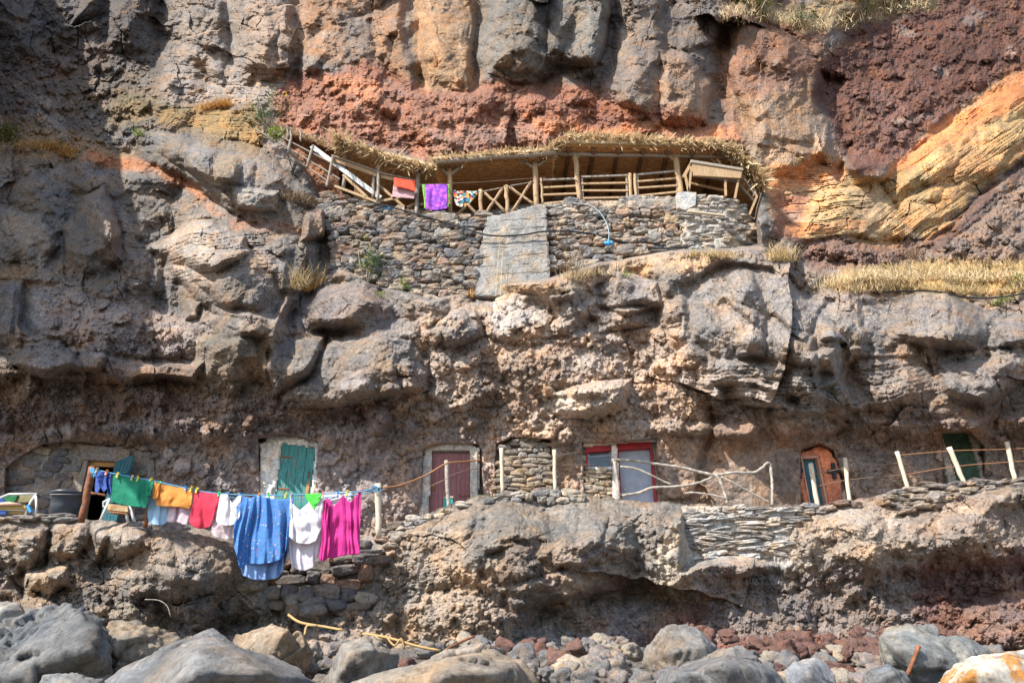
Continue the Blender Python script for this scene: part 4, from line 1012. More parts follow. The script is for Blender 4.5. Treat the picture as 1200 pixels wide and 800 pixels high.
patch([(690, 236), (796, 231), (797, 243), (760, 246), (700, 244)], 20.52, (.33, .285, .235), 2, .09, ragged=5, thick=.4, seed=93).build('mortar_cap', M_CONC, wall)
def Dm(X_, Y_): return 20.5+np.maximum(0, X_-845)**1.4*.006-(Y_-245)*.004
wm = [(796, 229), (850, 230), (866, 238), (880, 254), (890, 296), (850, 292), (800, 296)]
wall = patch(wm, Dm, (.37, .335, .285), 1.5, .16, ragged=4, freq=.16, thick=.7, var=.35, seed=94).build('mortared_wall', M_CONC)
tag(wall, 'pale rounded wall of mortared flat stones under the wooden table', 'stone wall')
stones(wm, lambda x, y: float(Dm(np.array(x), np.array(y)))+.05, (3, 6), (8, 20), [(.40, .36, .31), (.34, .30, .25), (.45, .4, .34), (.28, .255, .225)], depth=.14, gap=.9, rough=.2, sharp=4, keep=.75).build('flat_stones', M_STONE, wall)
MB().prism([(793, 226), (803, 224.5), (816, 225.5), (815, 240), (803, 246), (794, 243)], 20.35, 20.9, (.52, .48, .42)).build('white_block', M_CONC, wall)
bt = patch([(571, 253), (600, 247), (632, 238.5), (640, 240), (645, 332), (600, 347), (546, 346), (553, 318), (563, 285)], lambda X_, Y_: 20.32-(Y_-245)*.002+np.maximum(0, 585-X_)*.006, (.30, .278, .248), 1.6, .05, ragged=2.5, freq=.07, thick=.6, var=.18, seed=95).build('concrete_buttress', M_CONC)
tag(bt, 'tall grey concrete buttress with board marks between the two dry-stone walls', 'buttress')
bl = MB()
for k in range(8):
    y0 = 256+k*10.5; xl = 569-(y0-250)*.16; yo = -(641-xl)*.12
    bl.tube([pt(xl+(641-xl)*i/14, y0+3.5-(i/14)*5+random.uniform(-.8, .8), 20.30-(y0-245)*.002+max(0, 585-(xl+(641-xl)*i/14))*.006+random.uniform(0, .03)) for i in range(15)], [random.uniform(.003, .016) for _ in range(15)], 6, .4, (.31, .28, .235))
bl.build('board_mark', M_CONC, bt)
# terrace floor behind the walls
zt = pt(570, 253, 20.62).z-.1
flo = MB(); xa, xb = pt(378, 240, 21.0).x, pt(885, 240, 21.0).x
flo.add([(xa, 20.95, zt-.3), (xb, 20.95, zt-.3), (xb, 24.6, zt-.3), (xa, 24.6, zt-.3), (xa, 20.95, zt), (xb, 20.95, zt), (xb, 24.6, zt), (xa, 24.6, zt)],
        [(4, 5, 6, 7), (0, 3, 2, 1), (0, 1, 5, 4), (2, 3, 7, 6), (1, 2, 6, 5), (3, 0, 4, 7)], (.46, .39, .31))
fo = flo.build('terrace_floor', M_CONC); fo['kind'] = 'structure'

# ================================================================== THATCHED SHELTERS
def fringe(pts, D, n, lrange, up=.12, seed=1, back=.55, hang=1.0):
    """straw along an eave: short uneven stalks sticking out and hanging"""
    rnd = random.Random(seed); mb = MB(); P = [q if isinstance(q, Vector) else pt(q[0], q[1], D) for q in pts]
    seg = [(P[i+1]-P[i]).length for i in range(len(P)-1)]; tot = sum(seg)
    for k in range(n):
        d = rnd.random()*tot; i = 0
        while d > seg[i] and i < len(seg)-1: d -= seg[i]; i += 1
        o = P[i].lerp(P[i+1], d/seg[i])+Vector((0, rnd.uniform(-.05, back), rnd.uniform(-.05, up)))
        l = rnd.uniform(*lrange)*(1.7 if rnd.random() < .10 else 1)
        g = Vector((rnd.uniform(-.5, .5), -rnd.uniform(.3, .9), -rnd.uniform(-.15, 1.0)*hang)).normalized()
        sd = g.cross(Vector((rnd.uniform(-1, 1), .3, rnd.uniform(-1, 1)))).normalized()*rnd.uniform(.012, .042)
        e = o+g*l; m_ = o+g*l*.55+Vector((0, 0, .03))
        mb.add([o-sd, o+sd, m_+sd*.9, m_-sd*.9, e+sd*.25, e-sd*.25], [(0, 1, 2, 3), (3, 2, 4, 5)])
    return mb
def log(p, q, r, n=9, bend=.02):
    p, q = Vector(p), Vector(q); k = 6
    pts = [p.lerp(q, i/k)+Vector((random.uniform(-1, 1)*bend, random.uniform(-1, 1)*bend, random.uniform(-1, 1)*bend))*(0 < i < k) for i in range(k+1)]
    return MB().tube(pts, [r*(1.05-.15*i/k)*random.uniform(.94, 1.06) for i in range(k+1)], n, .06)
def slab(corners, th):
    """roof plane: four corners, thickened upwards"""
    c = [Vector(p) for p in corners]; up = Vector((0, 0, th))
    return MB().add(c+[p+up for p in c], [(3, 2, 1, 0), (4, 5, 6, 7), (0, 1, 5, 4), (1, 2, 6, 5), (2, 3, 7, 6), (3, 0, 4, 7)])
# -- the big hut
DP = 20.95
h = thing('thatched_hut', pt(735, 234, DP), 'largest straw thatched hut with a slatted railing and plank ceiling', 'hut')
fl_, fr_ = pt(655, 170, 20.45), pt(860, 174, 20.45)
bl_, br_ = Vector((fl_.x-.1, 24.2, fl_.z+.35)), Vector((fr_.x+.25, 24.2, fr_.z+.35))
slab([fl_, fr_, br_, bl_], .05).build('ceiling_boards', M_WOODD, h)
tt0 = Vector((0, 0, .055))
slab([fl_+tt0+Vector((-.12, -.1, 0)), fr_+tt0+Vector((.1, -.1, 0)), br_+tt0, bl_+tt0], .14).build('roof', M_THATCH, h)
for i in range(7):
    f = (i+.4)/7; log(fl_.lerp(fr_, f)+Vector((0, .1, -.07)), bl_.lerp(br_, f)+Vector((.1, 0, -.07)), .085).build('rafter', M_RAFT, h, True)
lt = MB()
for i in range(34):
    f = (i+.5)/34; a_, b_ = fl_.lerp(bl_, f)+Vector((0, 0, -.012)), fr_.lerp(br_, f)+Vector((0, 0, -.012)); lt.beam(a_, b_, .05, .016)
lt.build('roof_lath', M_THATCHD, h)
log(fl_+Vector((-.1, .45, -.05)), fr_+Vector((.1, .45, -.05)), .085).build('eave_beam', M_WOODG, h, True)
# hip at the sandstone end
e0, e1 = fr_+Vector((0, 0, 0)), pt(893, 214, 20.6)
hipb = [e0, e1, Vector((e1.x+.4, 23.6, e1.z+.2)), br_]
slab(hipb, .12).build('hip_roof', M_THATCHD, h)
log(e0+Vector((-.1, -.02, -.06)), e1+Vector((.05, -.02, -.05)), .07).build('hip_rafter', M_WOOD, h, True)
log(e0+Vector((.2, .5, -.3)), e1+Vector((-.2, .5, -.02)), .06).build('hip_rafter', M_WOOD, h, True)
fringe([(654, 168), (662, 161), (700, 160), (760, 164), (848, 169.5), (862, 176)], 20.35, 1500, (.18, .55), .08, 5, .5, 1.0).build('thatch_fringe', M_THATCH, h)
fringe([(852, 172), (868, 183), (882, 197), (897, 217)], 20.4, 800, (.25, .7), .12, 6, .6, .9).build('thatch_fringe', M_THATCH, h)
fringe([fl_+Vector((-.1, -.05, .12)), bl_.lerp(fl_, .25)+Vector((-.12, 0, .05))], 20.7, 1100, (.15, .38), .12, 7, .1, 1.0).build('thatch_fringe', M_THATCH, h)
fringe([(665, 158), (760, 162), (850, 168)], 20.9, 500, (.15, .35), .1, 8, .4, .1).build('thatch_ridge', M_THATCH, h)
zfl = zt
def post(par, x0, y0, x1, y1, D, r, m_=M_WOOD, name='post'):
    return log(pt(x0, y0, D), pt(x1, y1, D), r).build(name, m_, par, True)
post(h, 673, 173, 680, 240, DP, .105); post(h, 789, 170, 800, 236, DP, .125)
post(h, 738, 204, 739, 238, DP, .075); post(h, 744, 204, 745.5, 238, DP, .07)
post(h, 634, 209, 636, 240, DP, .05)
log(pt(690, 173, DP), pt(675, 186, DP), .06).build('brace', M_WOOD, h, True)
log(pt(769, 171, DP), pt(791, 188, DP), .075).build('brace', M_WOOD, h, True)
log(pt(825, 178, DP), pt(842, 194, DP+.2), .06).build('brace', M_WOOD, h, True)
log(pt(838, 180, DP), pt(845, 196, DP), .07).build('brace', M_WOOD, h, True)
for a_, b_, y0s, y1s in ((636, 676, (211, 220, 228.5, 239), (209.5, 218, 227, 235)), (681, 736, (207.5, 215.5, 223.5, 232.5), (205.5, 214.5, 223.5, 231.5)), (746, 794, (205, 213, 220.5, 230), (200.5, 209, 217.5, 225))):
    for i, (ya, yb) in enumerate(zip(y0s, y1s)):
        MB().beam(pt(a_, ya, DP+.02), pt(b_, yb, DP+.02), .06, .085).build('rail', M_WOOD if i else M_WOODG, h)
for x in (682, 734, 747, 793): MB().beam(pt(x, 206, DP+.06), pt(x+1, 237, DP+.06), .07, .07).build('rail_post', M_WOODG, h)
MB().beam(pt(806, 214, DP+.1), pt(852, 224, DP+.1), .06, .09).build('rail', M_WOOD, h)
# back wall of the hut
MB().add([(fl_.x, 23.9, zfl), (fr_.x+.6, 23.9, zfl), (fr_.x+.6, 23.9, fl_.z+.4), (fl_.x, 23.9, fl_.z+.4)], [(0, 1, 2, 3)], (.26, .18, .11)).build('back_wall', M_STONE, h)
# -- the middle hut
h = thing('thatched_hut', pt(575, 250, DP), 'low thatched shelter with crossed log braces behind the purple towel', 'hut')
f0, f1 = pt(510, 191.5, 20.6), pt(648, 180.5, 20.6)
b0, b1 = Vector((f0.x-.1, 24.1, f0.z+.25)), Vector((f1.x+.1, 24.1, f1.z+.25))
slab([f0, f1, b1, b0], .06).build('ceiling_boards', M_WOODD, h)
slab([f0+Vector((-.1, -.15, .065)), f1+Vector((.1, -.15, .065)), b1+Vector((0, 0, .065)), b0+Vector((0, 0, .065))], .13).build('roof', M_THATCH, h)
lt = MB()
for i in range(26):
    f = (i+.5)/26; lt.beam(f0.lerp(b0, f)+Vector((0, 0, -.012)), f1.lerp(b1, f)+Vector((0, 0, -.012)), .05, .016)
lt.build('roof_lath', M_THATCHD, h)
log(f0+Vector((-.05, -.08, -.03)), f1+Vector((.1, -.08, -.03)), .10).build('eave_beam', M_WOODG, h, True)
fringe([(505, 189), (540, 184), (590, 181), (648, 176)], 20.5, 900, (.18, .45), .07, 15, .5, .7).build('thatch_fringe', M_THATCH, h)
fringe([(508, 187), (580, 179), (648, 173)], 20.8, 400, (.12, .3), .16, 16, .4, .2).build('thatch_ridge', M_THATCH, h)
post(h, 526.5, 192, 528, 254, DP, .10); post(h, 626, 183, 629, 246, DP, .12)
for p_, q_, r_ in (((516, 196), (525, 206), .07), ((541, 193), (529, 205), .07), ((608, 185), (624, 196), .07), ((645, 184), (630, 194), .07)):
    log(pt(*p_, DP), pt(*q_, DP), r_).build('brace', M_WOODG, h, True)
post(h, 563, 223, 563.5, 256, DP, .085); post(h, 593, 218, 595, 252, DP, .085)
for p_, q_ in (((567, 225), (592, 248)), ((589, 221), (567, 254)), ((596, 219), (627, 240)), ((623, 213), (600, 248)), ((533, 224), (560, 253)), ((560, 226), (536, 252))):
    log(pt(*p_, DP+.03), pt(*q_, DP+.03), .062).build('cross_brace', M_WOOD, h, True)
log(pt(560, 226, DP-.02), pt(627, 212, DP-.02), .03).build('handrail', M_WOODG, h, True)
MB().add([(f0.x, 24.0, zfl), (f1.x, 24.0, zfl), (f1.x, 24.0, f1.z+.3), (f0.x, 24.0, f0.z+.3)], [(0, 1, 2, 3)], (.26, .19, .12)).build('back_wall', M_STONE, h)
# -- the lean-to on the stairs
h = thing('lean_to', pt(440, 236, DP), 'sloping thatched lean-to of boards over the stair, hung with an orange towel', 'shelter')
f0, f1 = pt(398, 170, 20.9), pt(509, 199, 20.6)
b0, b1 = Vector((f0.x+.2, 22.6, f0.z-.75)), Vector((f1.x+.1, 23.6, f1.z-.55))
slab([f0, f1, b1, b0], .06).build('ceiling_boards', M_WOODD, h)
slab([f0+Vector((-.1, -.1, .065)), f1+Vector((.1, -.1, .065)), b1+Vector((0, 0, .065)), b0+Vector((0, 0, .065))], .13).build('roof', M_THATCH, h)
fringe([(396, 165), (430, 175), (470, 189), (509, 197)], 20.5, 800, (.22, .65), .07, 25, .4, 1.0).build('thatch_fringe', M_THATCH, h)
fringe([(394, 163), (404, 166)], 20.6, 260, (.35, .8), .08, 26, .4, 1.6).build('thatch_fringe', M_THATCH, h)
post(h, 409, 168, 402, 222, 21.2, .09, M_WOODG); post(h, 444.5, 177, 442, 240, DP-.1, .07, M_WOODG); post(h, 490, 196, 488, 256, DP-.1, .09, M_WOODG)
post(h, 439, 204, 437, 232, DP+.1, .07, M_WOODG)
MB().beam(pt(390, 186, DP), pt(443, 205, DP), .06, .24).build('parapet_board', M_WOOD, h)
MB().beam(pt(444, 206, DP), pt(490, 216, DP), .06, .2).build('parapet_board', M_WOOD, h)
MB().beam(pt(389, 183, DP-.03), pt(443, 202, DP-.03), .16, .05).build('handrail', M_WOODG, h)
MB().beam(pt(443, 203, DP-.03), pt(490, 213, DP-.03), .16, .05).build('handrail', M_WOODG, h)
for p_, q_, m_ in (((402, 205), (430, 231), M_WOOD), ((445, 218), (487, 254), M_WOOD), ((445, 236), (490, 227), M_WOOD), ((462, 250), (488, 238), M_WOOD), ((392, 218), (445, 238), M_WOOD), ((488, 214), (512, 232), M_WOODG), ((489, 240), (512, 238), M_WOODG), ((488, 254), (506, 246), M_WOOD)):
    MB().beam(pt(*p_, DP+.05), pt(*q_, DP+.05), .05, .11).build('brace', m_, h)
MB().add([(f0.x+.4, 22.4, zfl), (f1.x, 23.4, zfl), (f1.x, 23.4, f1.z-.4), (f0.x+.4, 22.4, f0.z-.5)], [(0, 1, 2, 3)], (.34, .19, .10)).build('back_wall', M_STONE, h)
tag(MB().beam(pt(365, 171.5, 21.03), pt(446, 232, 21.08), .05, .2).build('white_plank', M_WHITEPLANK), 'long whitewashed plank leaning across the stair of the lean-to', 'plank')
# stair rail
h = thing('stair_railing', pt(345, 178, 20.9), 'thin grey metal stair railing descending from the flowering bush', 'railing')
MB().tube([pt(300, 144, 20.9), pt(340, 166, 20.9), pt(388, 191, 20.9)], .035).build('rail', M_WOODG, h)
MB().tube([pt(300, 152, 20.9), pt(342, 176, 20.9), pt(398, 210, 20.9)], .035).build('rail', M_WOODG, h)
MB().tube([pt(335, 180, 20.9), pt(360, 196, 20.9), pt(385, 213, 20.9)], .03).build('rail', M_WOODG, h)
for a_, b_ in (((341, 163), (337, 180)), ((390, 184), (383, 218)), ((367, 171), (359, 196))):
    MB().tube([pt(*a_, 20.85), pt(*b_, 20.85)], .055).build('post', M_WOODG, h)
h = thing('thatch_remnant', pt(330, 150, 21), 'ragged strip of old straw thatch with hanging sticks above the stair railing', 'thatch')
fringe([(296, 140), (325, 146), (350, 155), (382, 166)], 21.0, 330, (.1, .35), .08, 35, .4, .5).build('straw', M_THATCH, h)
for x, y in ((330, 149), (337, 151), (341, 154), (352, 156)):
    log(pt(x, y-3, 20.95), pt(x+.5, y+10, 20.95), .045).build('stick', M_WOODG, h, True)
# table and ladder
h = thing('wooden_table', pt(838, 230, 20.6), 'wooden table with a deep plank apron on the pale rounded wall', 'table')
MB().prism([(811, 190), (870, 199), (868, 208.5), (813, 205.5)], 20.35, 20.43).build('apron', M_WOOD, h)
MB().prism([(809.5, 187), (871, 197), (871, 199.5), (809.5, 190)], 20.3, 21.1).build('top', M_WOODG, h)
MB().prism([(799, 207), (809, 189), (812, 190), (803, 208)], 20.5, 20.56).build('side_board', M_WOOD, h)
for a_, b_ in (((810.5, 195), (807, 224)), ((849.5, 202), (850.5, 230)), ((866.5, 205), (861, 233)), ((803, 206), (807, 224))):
    MB().beam(pt(*a_, 20.5), pt(*b_, 20.5), .08, .08).build('leg', M_WOOD, h)
h = thing('wooden_ladder', pt(880, 252, 20.9), 'short weathered wooden ladder tipped over the end of the terrace', 'ladder')
MB().beam(pt(869, 207, 20.8), pt(887, 230, 20.7), .06, .08).build('side_rail', M_WOODG, h); MB().beam(pt(865, 215, 21.0), pt(884, 236, 20.9), .06, .08).build('side_rail', M_WOODG, h)
MB().beam(pt(887, 230, 20.7), pt(878, 252, 20.7), .08, .08).build('leg', M_WOOD, h)
for f in (.25, .55, .85):
    a_ = Vector((869, 207)).lerp(Vector((887, 230)), f); b_ = Vector((865, 215)).lerp(Vector((884, 236)), f)
    MB().beam(pt(a_.x, a_.y, 20.8-.1*f), pt(b_.x, b_.y, 21.0-.1*f), .05, .06).build('rung', M_WOOD, h)

for o in list(COL.objects):
    if o.parent is None and o.get('category') in ('stone wall', 'wall', 'buttress', 'house', 'hut', 'shelter'): o['kind'] = 'thing'
# ================================================================== LAUNDRY
def cloth_mat(name, col, tr=.3, spots=None, scale=9, thr=.28, blot=None, var=.10):
    lm_ = .3*col[0]+.59*col[1]+.11*col[2]; col = tuple(c+(lm_-c)*.10 for c in col)
    m, t, b = nt(name); Lk = t.links.new
    tc = N(t, 'ShaderNodeTexCoord')
    n = N(t, 'ShaderNodeTexNoise', Scale=3.0, Detail=4.0); Lk(tc.outputs['Object'], n.inputs['Vector'])
    r = ramp(t, [(.3, tuple(c*(1-var) for c in col)), (.7, tuple(min(.95, c*(1+var)) for c in col))], n.outputs['Fac'])
    out = r.outputs['Color']
    if spots:
        v = N(t, 'ShaderNodeTexVoronoi', Scale=scale); Lk(tc.outputs['Object'], v.inputs['Vector'])
        sp = N(t, 'ShaderNodeSeparateColor'); Lk(v.outputs['Color'], sp.inputs[0])
        cr_ = ramp(t, [(i/len(spots), c) for i, c in enumerate(spots)], sp.outputs[0]); cr_.color_ramp.interpolation = 'CONSTANT'
        lt_ = N(t, 'ShaderNodeMath', operation='LESS_THAN'); lt_.inputs[1].default_value = thr; Lk(v.outputs['Distance'], lt_.inputs[0])
        mx = N(t, 'ShaderNodeMix', data_type='RGBA'); Lk(lt_.outputs[0], mx.inputs['Factor']); Lk(out, mx.inputs['A']); Lk(cr_.outputs['Color'], mx.inputs['B']); out = mx.outputs['Result']
    if blot:
        n2 = N(t, 'ShaderNodeTexNoise', Scale=4.5, Detail=2.0); Lk(tc.outputs['Object'], n2.inputs['Vector'])
        r2 = ramp(t, [(.48, (0, 0, 0)), (.62, (1, 1, 1))], n2.outputs['Fac'])
        mx = N(t, 'ShaderNodeMix', data_type='RGBA'); Lk(r2.outputs['Color'], mx.inputs['Factor']); Lk(out, mx.inputs['A']); mx.inputs['B'].default_value = (*blot, 1); out = mx.outputs['Result']
    w = N(t, 'ShaderNodeTexNoise', Scale=7.0, Detail=5.0); Lk(tc.outputs['Object'], w.inputs['Vector'])
    bp = N(t, 'ShaderNodeBump', Strength=.55, Distance=.05); Lk(w.outputs['Fac'], bp.inputs['Height'])
    Lk(out, b.inputs['Base Color']); b.inputs['Roughness'].default_value = .75; b.inputs['Specular IOR Level'].default_value = .25; Lk(bp.outputs['Normal'], b.inputs['Normal'])
    tl = N(t, 'ShaderNodeBsdfTranslucent'); Lk(out, tl.inputs['Color']); Lk(bp.outputs['Normal'], tl.inputs['Normal'])
    ms = N(t, 'ShaderNodeMixShader'); ms.inputs[0].default_value = tr
    Lk(b.outputs[0], ms.inputs[1]); Lk(tl.outputs[0], ms.inputs[2]); Lk(ms.outputs[0], t.nodes['Material Output'].inputs['Surface'])
    return m
def polyline(P, s):
    L_ = [math.dist(P[i], P[i+1]) for i in range(len(P)-1)]; d = s*sum(L_); i = 0
    while i < len(L_)-1 and d > L_[i]: d -= L_[i]; i += 1
    f = d/max(L_[i], 1e-6); return (P[i][0]+(P[i+1][0]-P[i][0])*f, P[i][1]+(P[i+1][1]-P[i][1])*f)
def drape(top, bot, D, folds=4, amp=.06, seed=1, nu=70, nv=44, sway=2.0, back=0.0, taper=.25, swag=0.0, side=0.0):
    """a hung cloth between its pegged top line and its hem, with folds that deepen downwards"""
    rnd = random.Random(seed); ph = [rnd.random()*6.28 for _ in range(6)]; G = []
    for j in range(nv+1):
        t_ = j/nv; row = []
        for i in range(nu+1):
            s = i/nu; a = polyline(top, s); b = polyline(bot, s)
            x = a[0]+(b[0]-a[0])*t_; y = a[1]+(b[1]-a[1])*t_
            ss = s+.035*math.sin(3.1*t_+ph[0])+.02*math.sin(7*t_+ph[1])
            env = taper+(1-taper)*t_**.7
            q_ = (ss+.10*math.sin(5*ss+seed))*folds*.85+.55*mnoise.noise(Vector((ss*2.2, t_*1.3, seed*1.7)))+.5*(t_-.5)*mnoise.noise(Vector((ss*1.7, 3.3, seed)))
            f = 2.1*mnoise.noise(Vector((q_*1.7, t_*.8+ph[3], seed*.37)))
            g = 1.5*mnoise.noise(Vector((q_*4.6, t_*1.1, seed*.91+5)))
            d = amp*.78*env*(1.25*f+.42*g)+amp*.5*mnoise.noise(Vector((s*3+seed, t_*3, ph[5])))
            if swag: d += swag*amp*math.sin(14*t_-9*(s-.5)**2*2+ph[5])*t_*(1-t_)*2
            x += sway*t_*(.35*f*(1-abs(2*s-1))+.6*mnoise.noise(Vector((t_*2.3+seed, s*1.5, 4)))) + side*math.sin(math.pi*t_)*(2*s-1)
            row.append(pt(x, y, D-d+back*t_))
        G.append(row)
    return MB().grid(G)
def cloth(name, label, cat, top, bot, D, m, grp='laundry pegged on the lower clothesline', part_of=None, **k):
    o = drape(top, bot, D, **k).build(name, m, part_of, True)
    so = o.modifiers.new('thickness', 'SOLIDIFY'); so.thickness = .008; so.offset = 0
    if part_of is None: tag(o, label, cat, grp)
    return o
DL = 16.55
def ln(x):
    return float(np.interp(x, [108, 135, 178, 186, 228, 240, 260, 280, 330, 383, 420, 443], [549, 555, 563, 566, 573, 576, 578.5, 579.5, 580, 578, 576, 571]))
def lt(x0, x1, n=8, dip=0.0, off=0.6): return [(x0+(x1-x0)*i/n, ln(x0+(x1-x0)*i/n)+off+dip*math.sin(math.pi*i/n)) for i in range(n+1)]
C_BLUE = cloth_mat('navy_blue_cloth', (.045, .10, .38), .2)
C_GREEN = cloth_mat('green_cloth', (.004, .28, .155), .35)
C_ORANGE = cloth_mat('orange_cloth', (.85, .34, .035), .35)
C_CORAL = cloth_mat('coral_red_cloth', (.82, .04, .10), .35)
C_SKY = cloth_mat('pale_blue_cloth', (.36, .56, .74), .3)
C_PINKW = cloth_mat('pale_pink_cloth', (.72, .55, .60), .3)
C_WHITE = cloth_mat('white_cloth', (.80, .76, .78), .35)
C_LILAC = cloth_mat('lilac_white_cloth', (.74, .69, .75), .35)
C_FLORAL = cloth_mat('blue_floral_cloth', (.075, .25, .60), .3, [(.70, .10, .16), (.75, .6, .25), (.8, .75, .72), (.70, .22, .30)], 10.5, .2)
C_FLORALP = cloth_mat('pale_blue_lining', (.24, .40, .70), .3)
C_NEON = cloth_mat('neon_green_cloth', (.10, .85, .06), .4)
C_MAG = cloth_mat('magenta_cloth', (.72, .025, .30), .35)
C_LACE = cloth_mat('pale_pink_lace', (.74, .58, .60), .3, [(.8, .72, .7), (.55, .42, .42)], 14, .35)
C_PURPLE = cloth_mat('purple_towel', (.25, .045, .52), .15, blot=(.62, .13, .60))
C_RED = cloth_mat('orange_red_towel', (.80, .075, .018), .2)
C_PATT = cloth_mat('patchwork_cloth', (.62, .58, .52), .2, [(.65, .06, .05), (.03, .05, .14), (.75, .7, .62), (.05, .25, .35), (.70, .35, .06), (.04, .04, .045)], 11, .9)
C_EDGE = cloth_mat('lime_trim', (.22, .62, .05), .2)
C_PINKT = cloth_mat('pink_towel', (.62, .36, .38), .2)
# back row first (D a little deeper), then the front row
cloth('blue_shirt', 'small dark blue shirt pegged beside the rusty pole in front of the dark doorway', 'shirt', lt(113, 130, 6, 0), [(111, 576), (114, 578), (117, 571), (121, 577), (124, 572), (127, 580), (130, 577)], DL+.1, C_BLUE, folds=2.2, amp=.09, seed=2, sway=2, nu=40)
g = cloth('green_shirt', 'plain green t-shirt hung by its hem with sleeves pulled along the line', 'shirt', lt(133, 177), [(130, 587), (140, 590), (152, 593), (165, 594), (170, 595), (173, 590)], DL, C_GREEN, folds=1.6, amp=.045, seed=3, sway=1)
cloth('sleeve', '', '', lt(171, 180, 4), [(170, 580), (173, 581), (177, 580)], DL-.08, C_GREEN, folds=1, amp=.05, seed=31, nu=14, part_of=g)
cloth('pale_blue_top', 'pale blue top with a rounded hem hanging behind the orange shirt', 'top', lt(176, 200, 6, 0, 4), [(172.5, 606), (174, 611), (179, 614.5), (186, 615), (193, 614), (196, 610), (197, 603)], DL+.16, C_SKY, folds=1.6, amp=.05, seed=4, nu=40)
cloth('pale_pink_top', 'pale pink top showing below the hem of the orange shirt', 'top', lt(199, 226, 6, 0, 2), [(196, 611), (203, 612), (208, 611), (213, 614), (220, 615), (222, 612)], DL+.14, C_PINKW, folds=2.4, amp=.07, seed=5, nu=40)
g = cloth('orange_shirt', 'plain orange t-shirt folded over the line beside the rusty second pole', 'shirt', lt(184, 226), [(183, 592), (190, 593), (200, 593), (212, 594), (222, 596), (225, 587)], DL, C_ORANGE, folds=2.2, amp=.05, seed=6, sway=1)
cloth('sleeve', '', '', lt(180, 188, 4), [(178, 583), (181, 585), (185, 583)], DL-.08, C_ORANGE, folds=1, amp=.05, seed=61, nu=14, part_of=g)
cloth('coral_shirt', 'coral red t-shirt with a rounded hem hung upside down', 'shirt', lt(229, 259), [(221.5, 612), (226, 617), (234, 619.5), (240, 619), (246, 617), (252, 600)], DL, C_CORAL, folds=1.7, amp=.06, seed=7)
g = cloth('lace_top', 'white and pale pink top with lace bands hung in two layers', 'top', [(256, 579), (260, 583), (266, 577.5), (270, 588), (276, 590), (280, 580), (284, 579.5)], [(247, 624), (252, 630), (258, 631), (266, 632), (274, 630), (279, 626)], DL+.03, C_LACE, folds=2, amp=.07, seed=8)
cloth('upper_layer', '', '', [(258, 579), (262, 579), (267, 579), (272, 590), (279, 581), (283, 580)], [(253, 610), (258, 615), (265, 616), (272, 615), (278, 611), (281, 604)], DL-.09, C_WHITE, folds=1.8, amp=.08, seed=9, part_of=g)
g = cloth('floral_dress', 'large blue dress with tiny scattered flowers and a paler lining hem', 'dress', [(281, 581), (295, 584), (302, 580.5), (318, 585), (330, 586), (343, 584)], [(275, 640), (284, 674), (296, 679), (310, 679.5), (326, 677), (333, 666), (338, 645)], DL+.12, C_FLORALP, folds=6.5, amp=.10, seed=10, nu=110, nv=60, side=3)
cloth('skirt', '', '', [(280.5, 581), (295, 583), (302, 580), (318, 584), (330, 585.5), (343.5, 583)], [(274.5, 640), (281, 666), (291, 660), (303, 661), (318, 659), (327, 656), (333, 650), (339, 632)], DL-.10, C_FLORAL, folds=6.5, amp=.12, seed=11, nu=110, nv=60, side=3, part_of=g)
g = cloth('white_dress', 'white lilac-tinted dress sagging between two pegs in front of the teal door', 'dress', [(341, 581), (346, 594), (352, 597), (358, 592), (364, 586), (370, 590), (377, 583)], [(337, 652), (342, 663), (350, 667.5), (358, 668.5), (366, 665), (373, 650)], DL+.08, C_LILAC, folds=4.2, amp=.08, seed=12, nu=90, nv=60, side=2)
cloth('bodice', '', '', [(340, 580), (345, 592), (352, 598), (358, 593), (364, 585), (370, 588), (378.5, 581)], [(338.5, 628), (346, 635), (354, 637), (362, 637), (370, 634), (376, 620)], DL-.10, C_WHITE, folds=3.6, amp=.08, seed=13, nu=90, swag=.5, part_of=g)
cloth('neon_bikini', 'neon green swimwear triangle pegged above the white dress', 'swimwear', lt(357.5, 377, 6, 0, -.5), [(359, 584), (363, 588), (367, 595), (368, 597.5), (371, 592), (376, 583)], DL-.2, C_NEON, folds=1.4, amp=.03, seed=14, nu=30, nv=20)
cloth('white_blouse', 'white blouse peeking out behind the top edge of the magenta dress', 'top', lt(379, 412, 8, 0, -1), [(381, 596), (388, 598), (396, 592), (404, 590), (411, 589)], DL+.12, C_WHITE, folds=3, amp=.05, seed=15, nu=40, nv=24)
g = cloth('magenta_dress', 'bright magenta dress hanging next to the bleached post', 'dress', [(379, 586), (386, 584), (391, 593), (397, 587), (402, 579.5), (407, 586), (411, 588), (418, 580), (423, 572.5)], [(374, 655), (378, 658), (383, 653), (390, 654), (400, 651), (412, 649), (421.5, 649)], DL, C_MAG, folds=3.4, amp=.09, seed=16, nu=90, nv=60, swag=.6)
cloth('ruffle', '', '', [(379, 586), (382, 588), (385, 589)], [(374.5, 653), (377, 658), (383, 655)], DL-.12, C_MAG, folds=1.5, amp=.08, seed=17, nu=24, nv=60, sway=6, part_of=g)
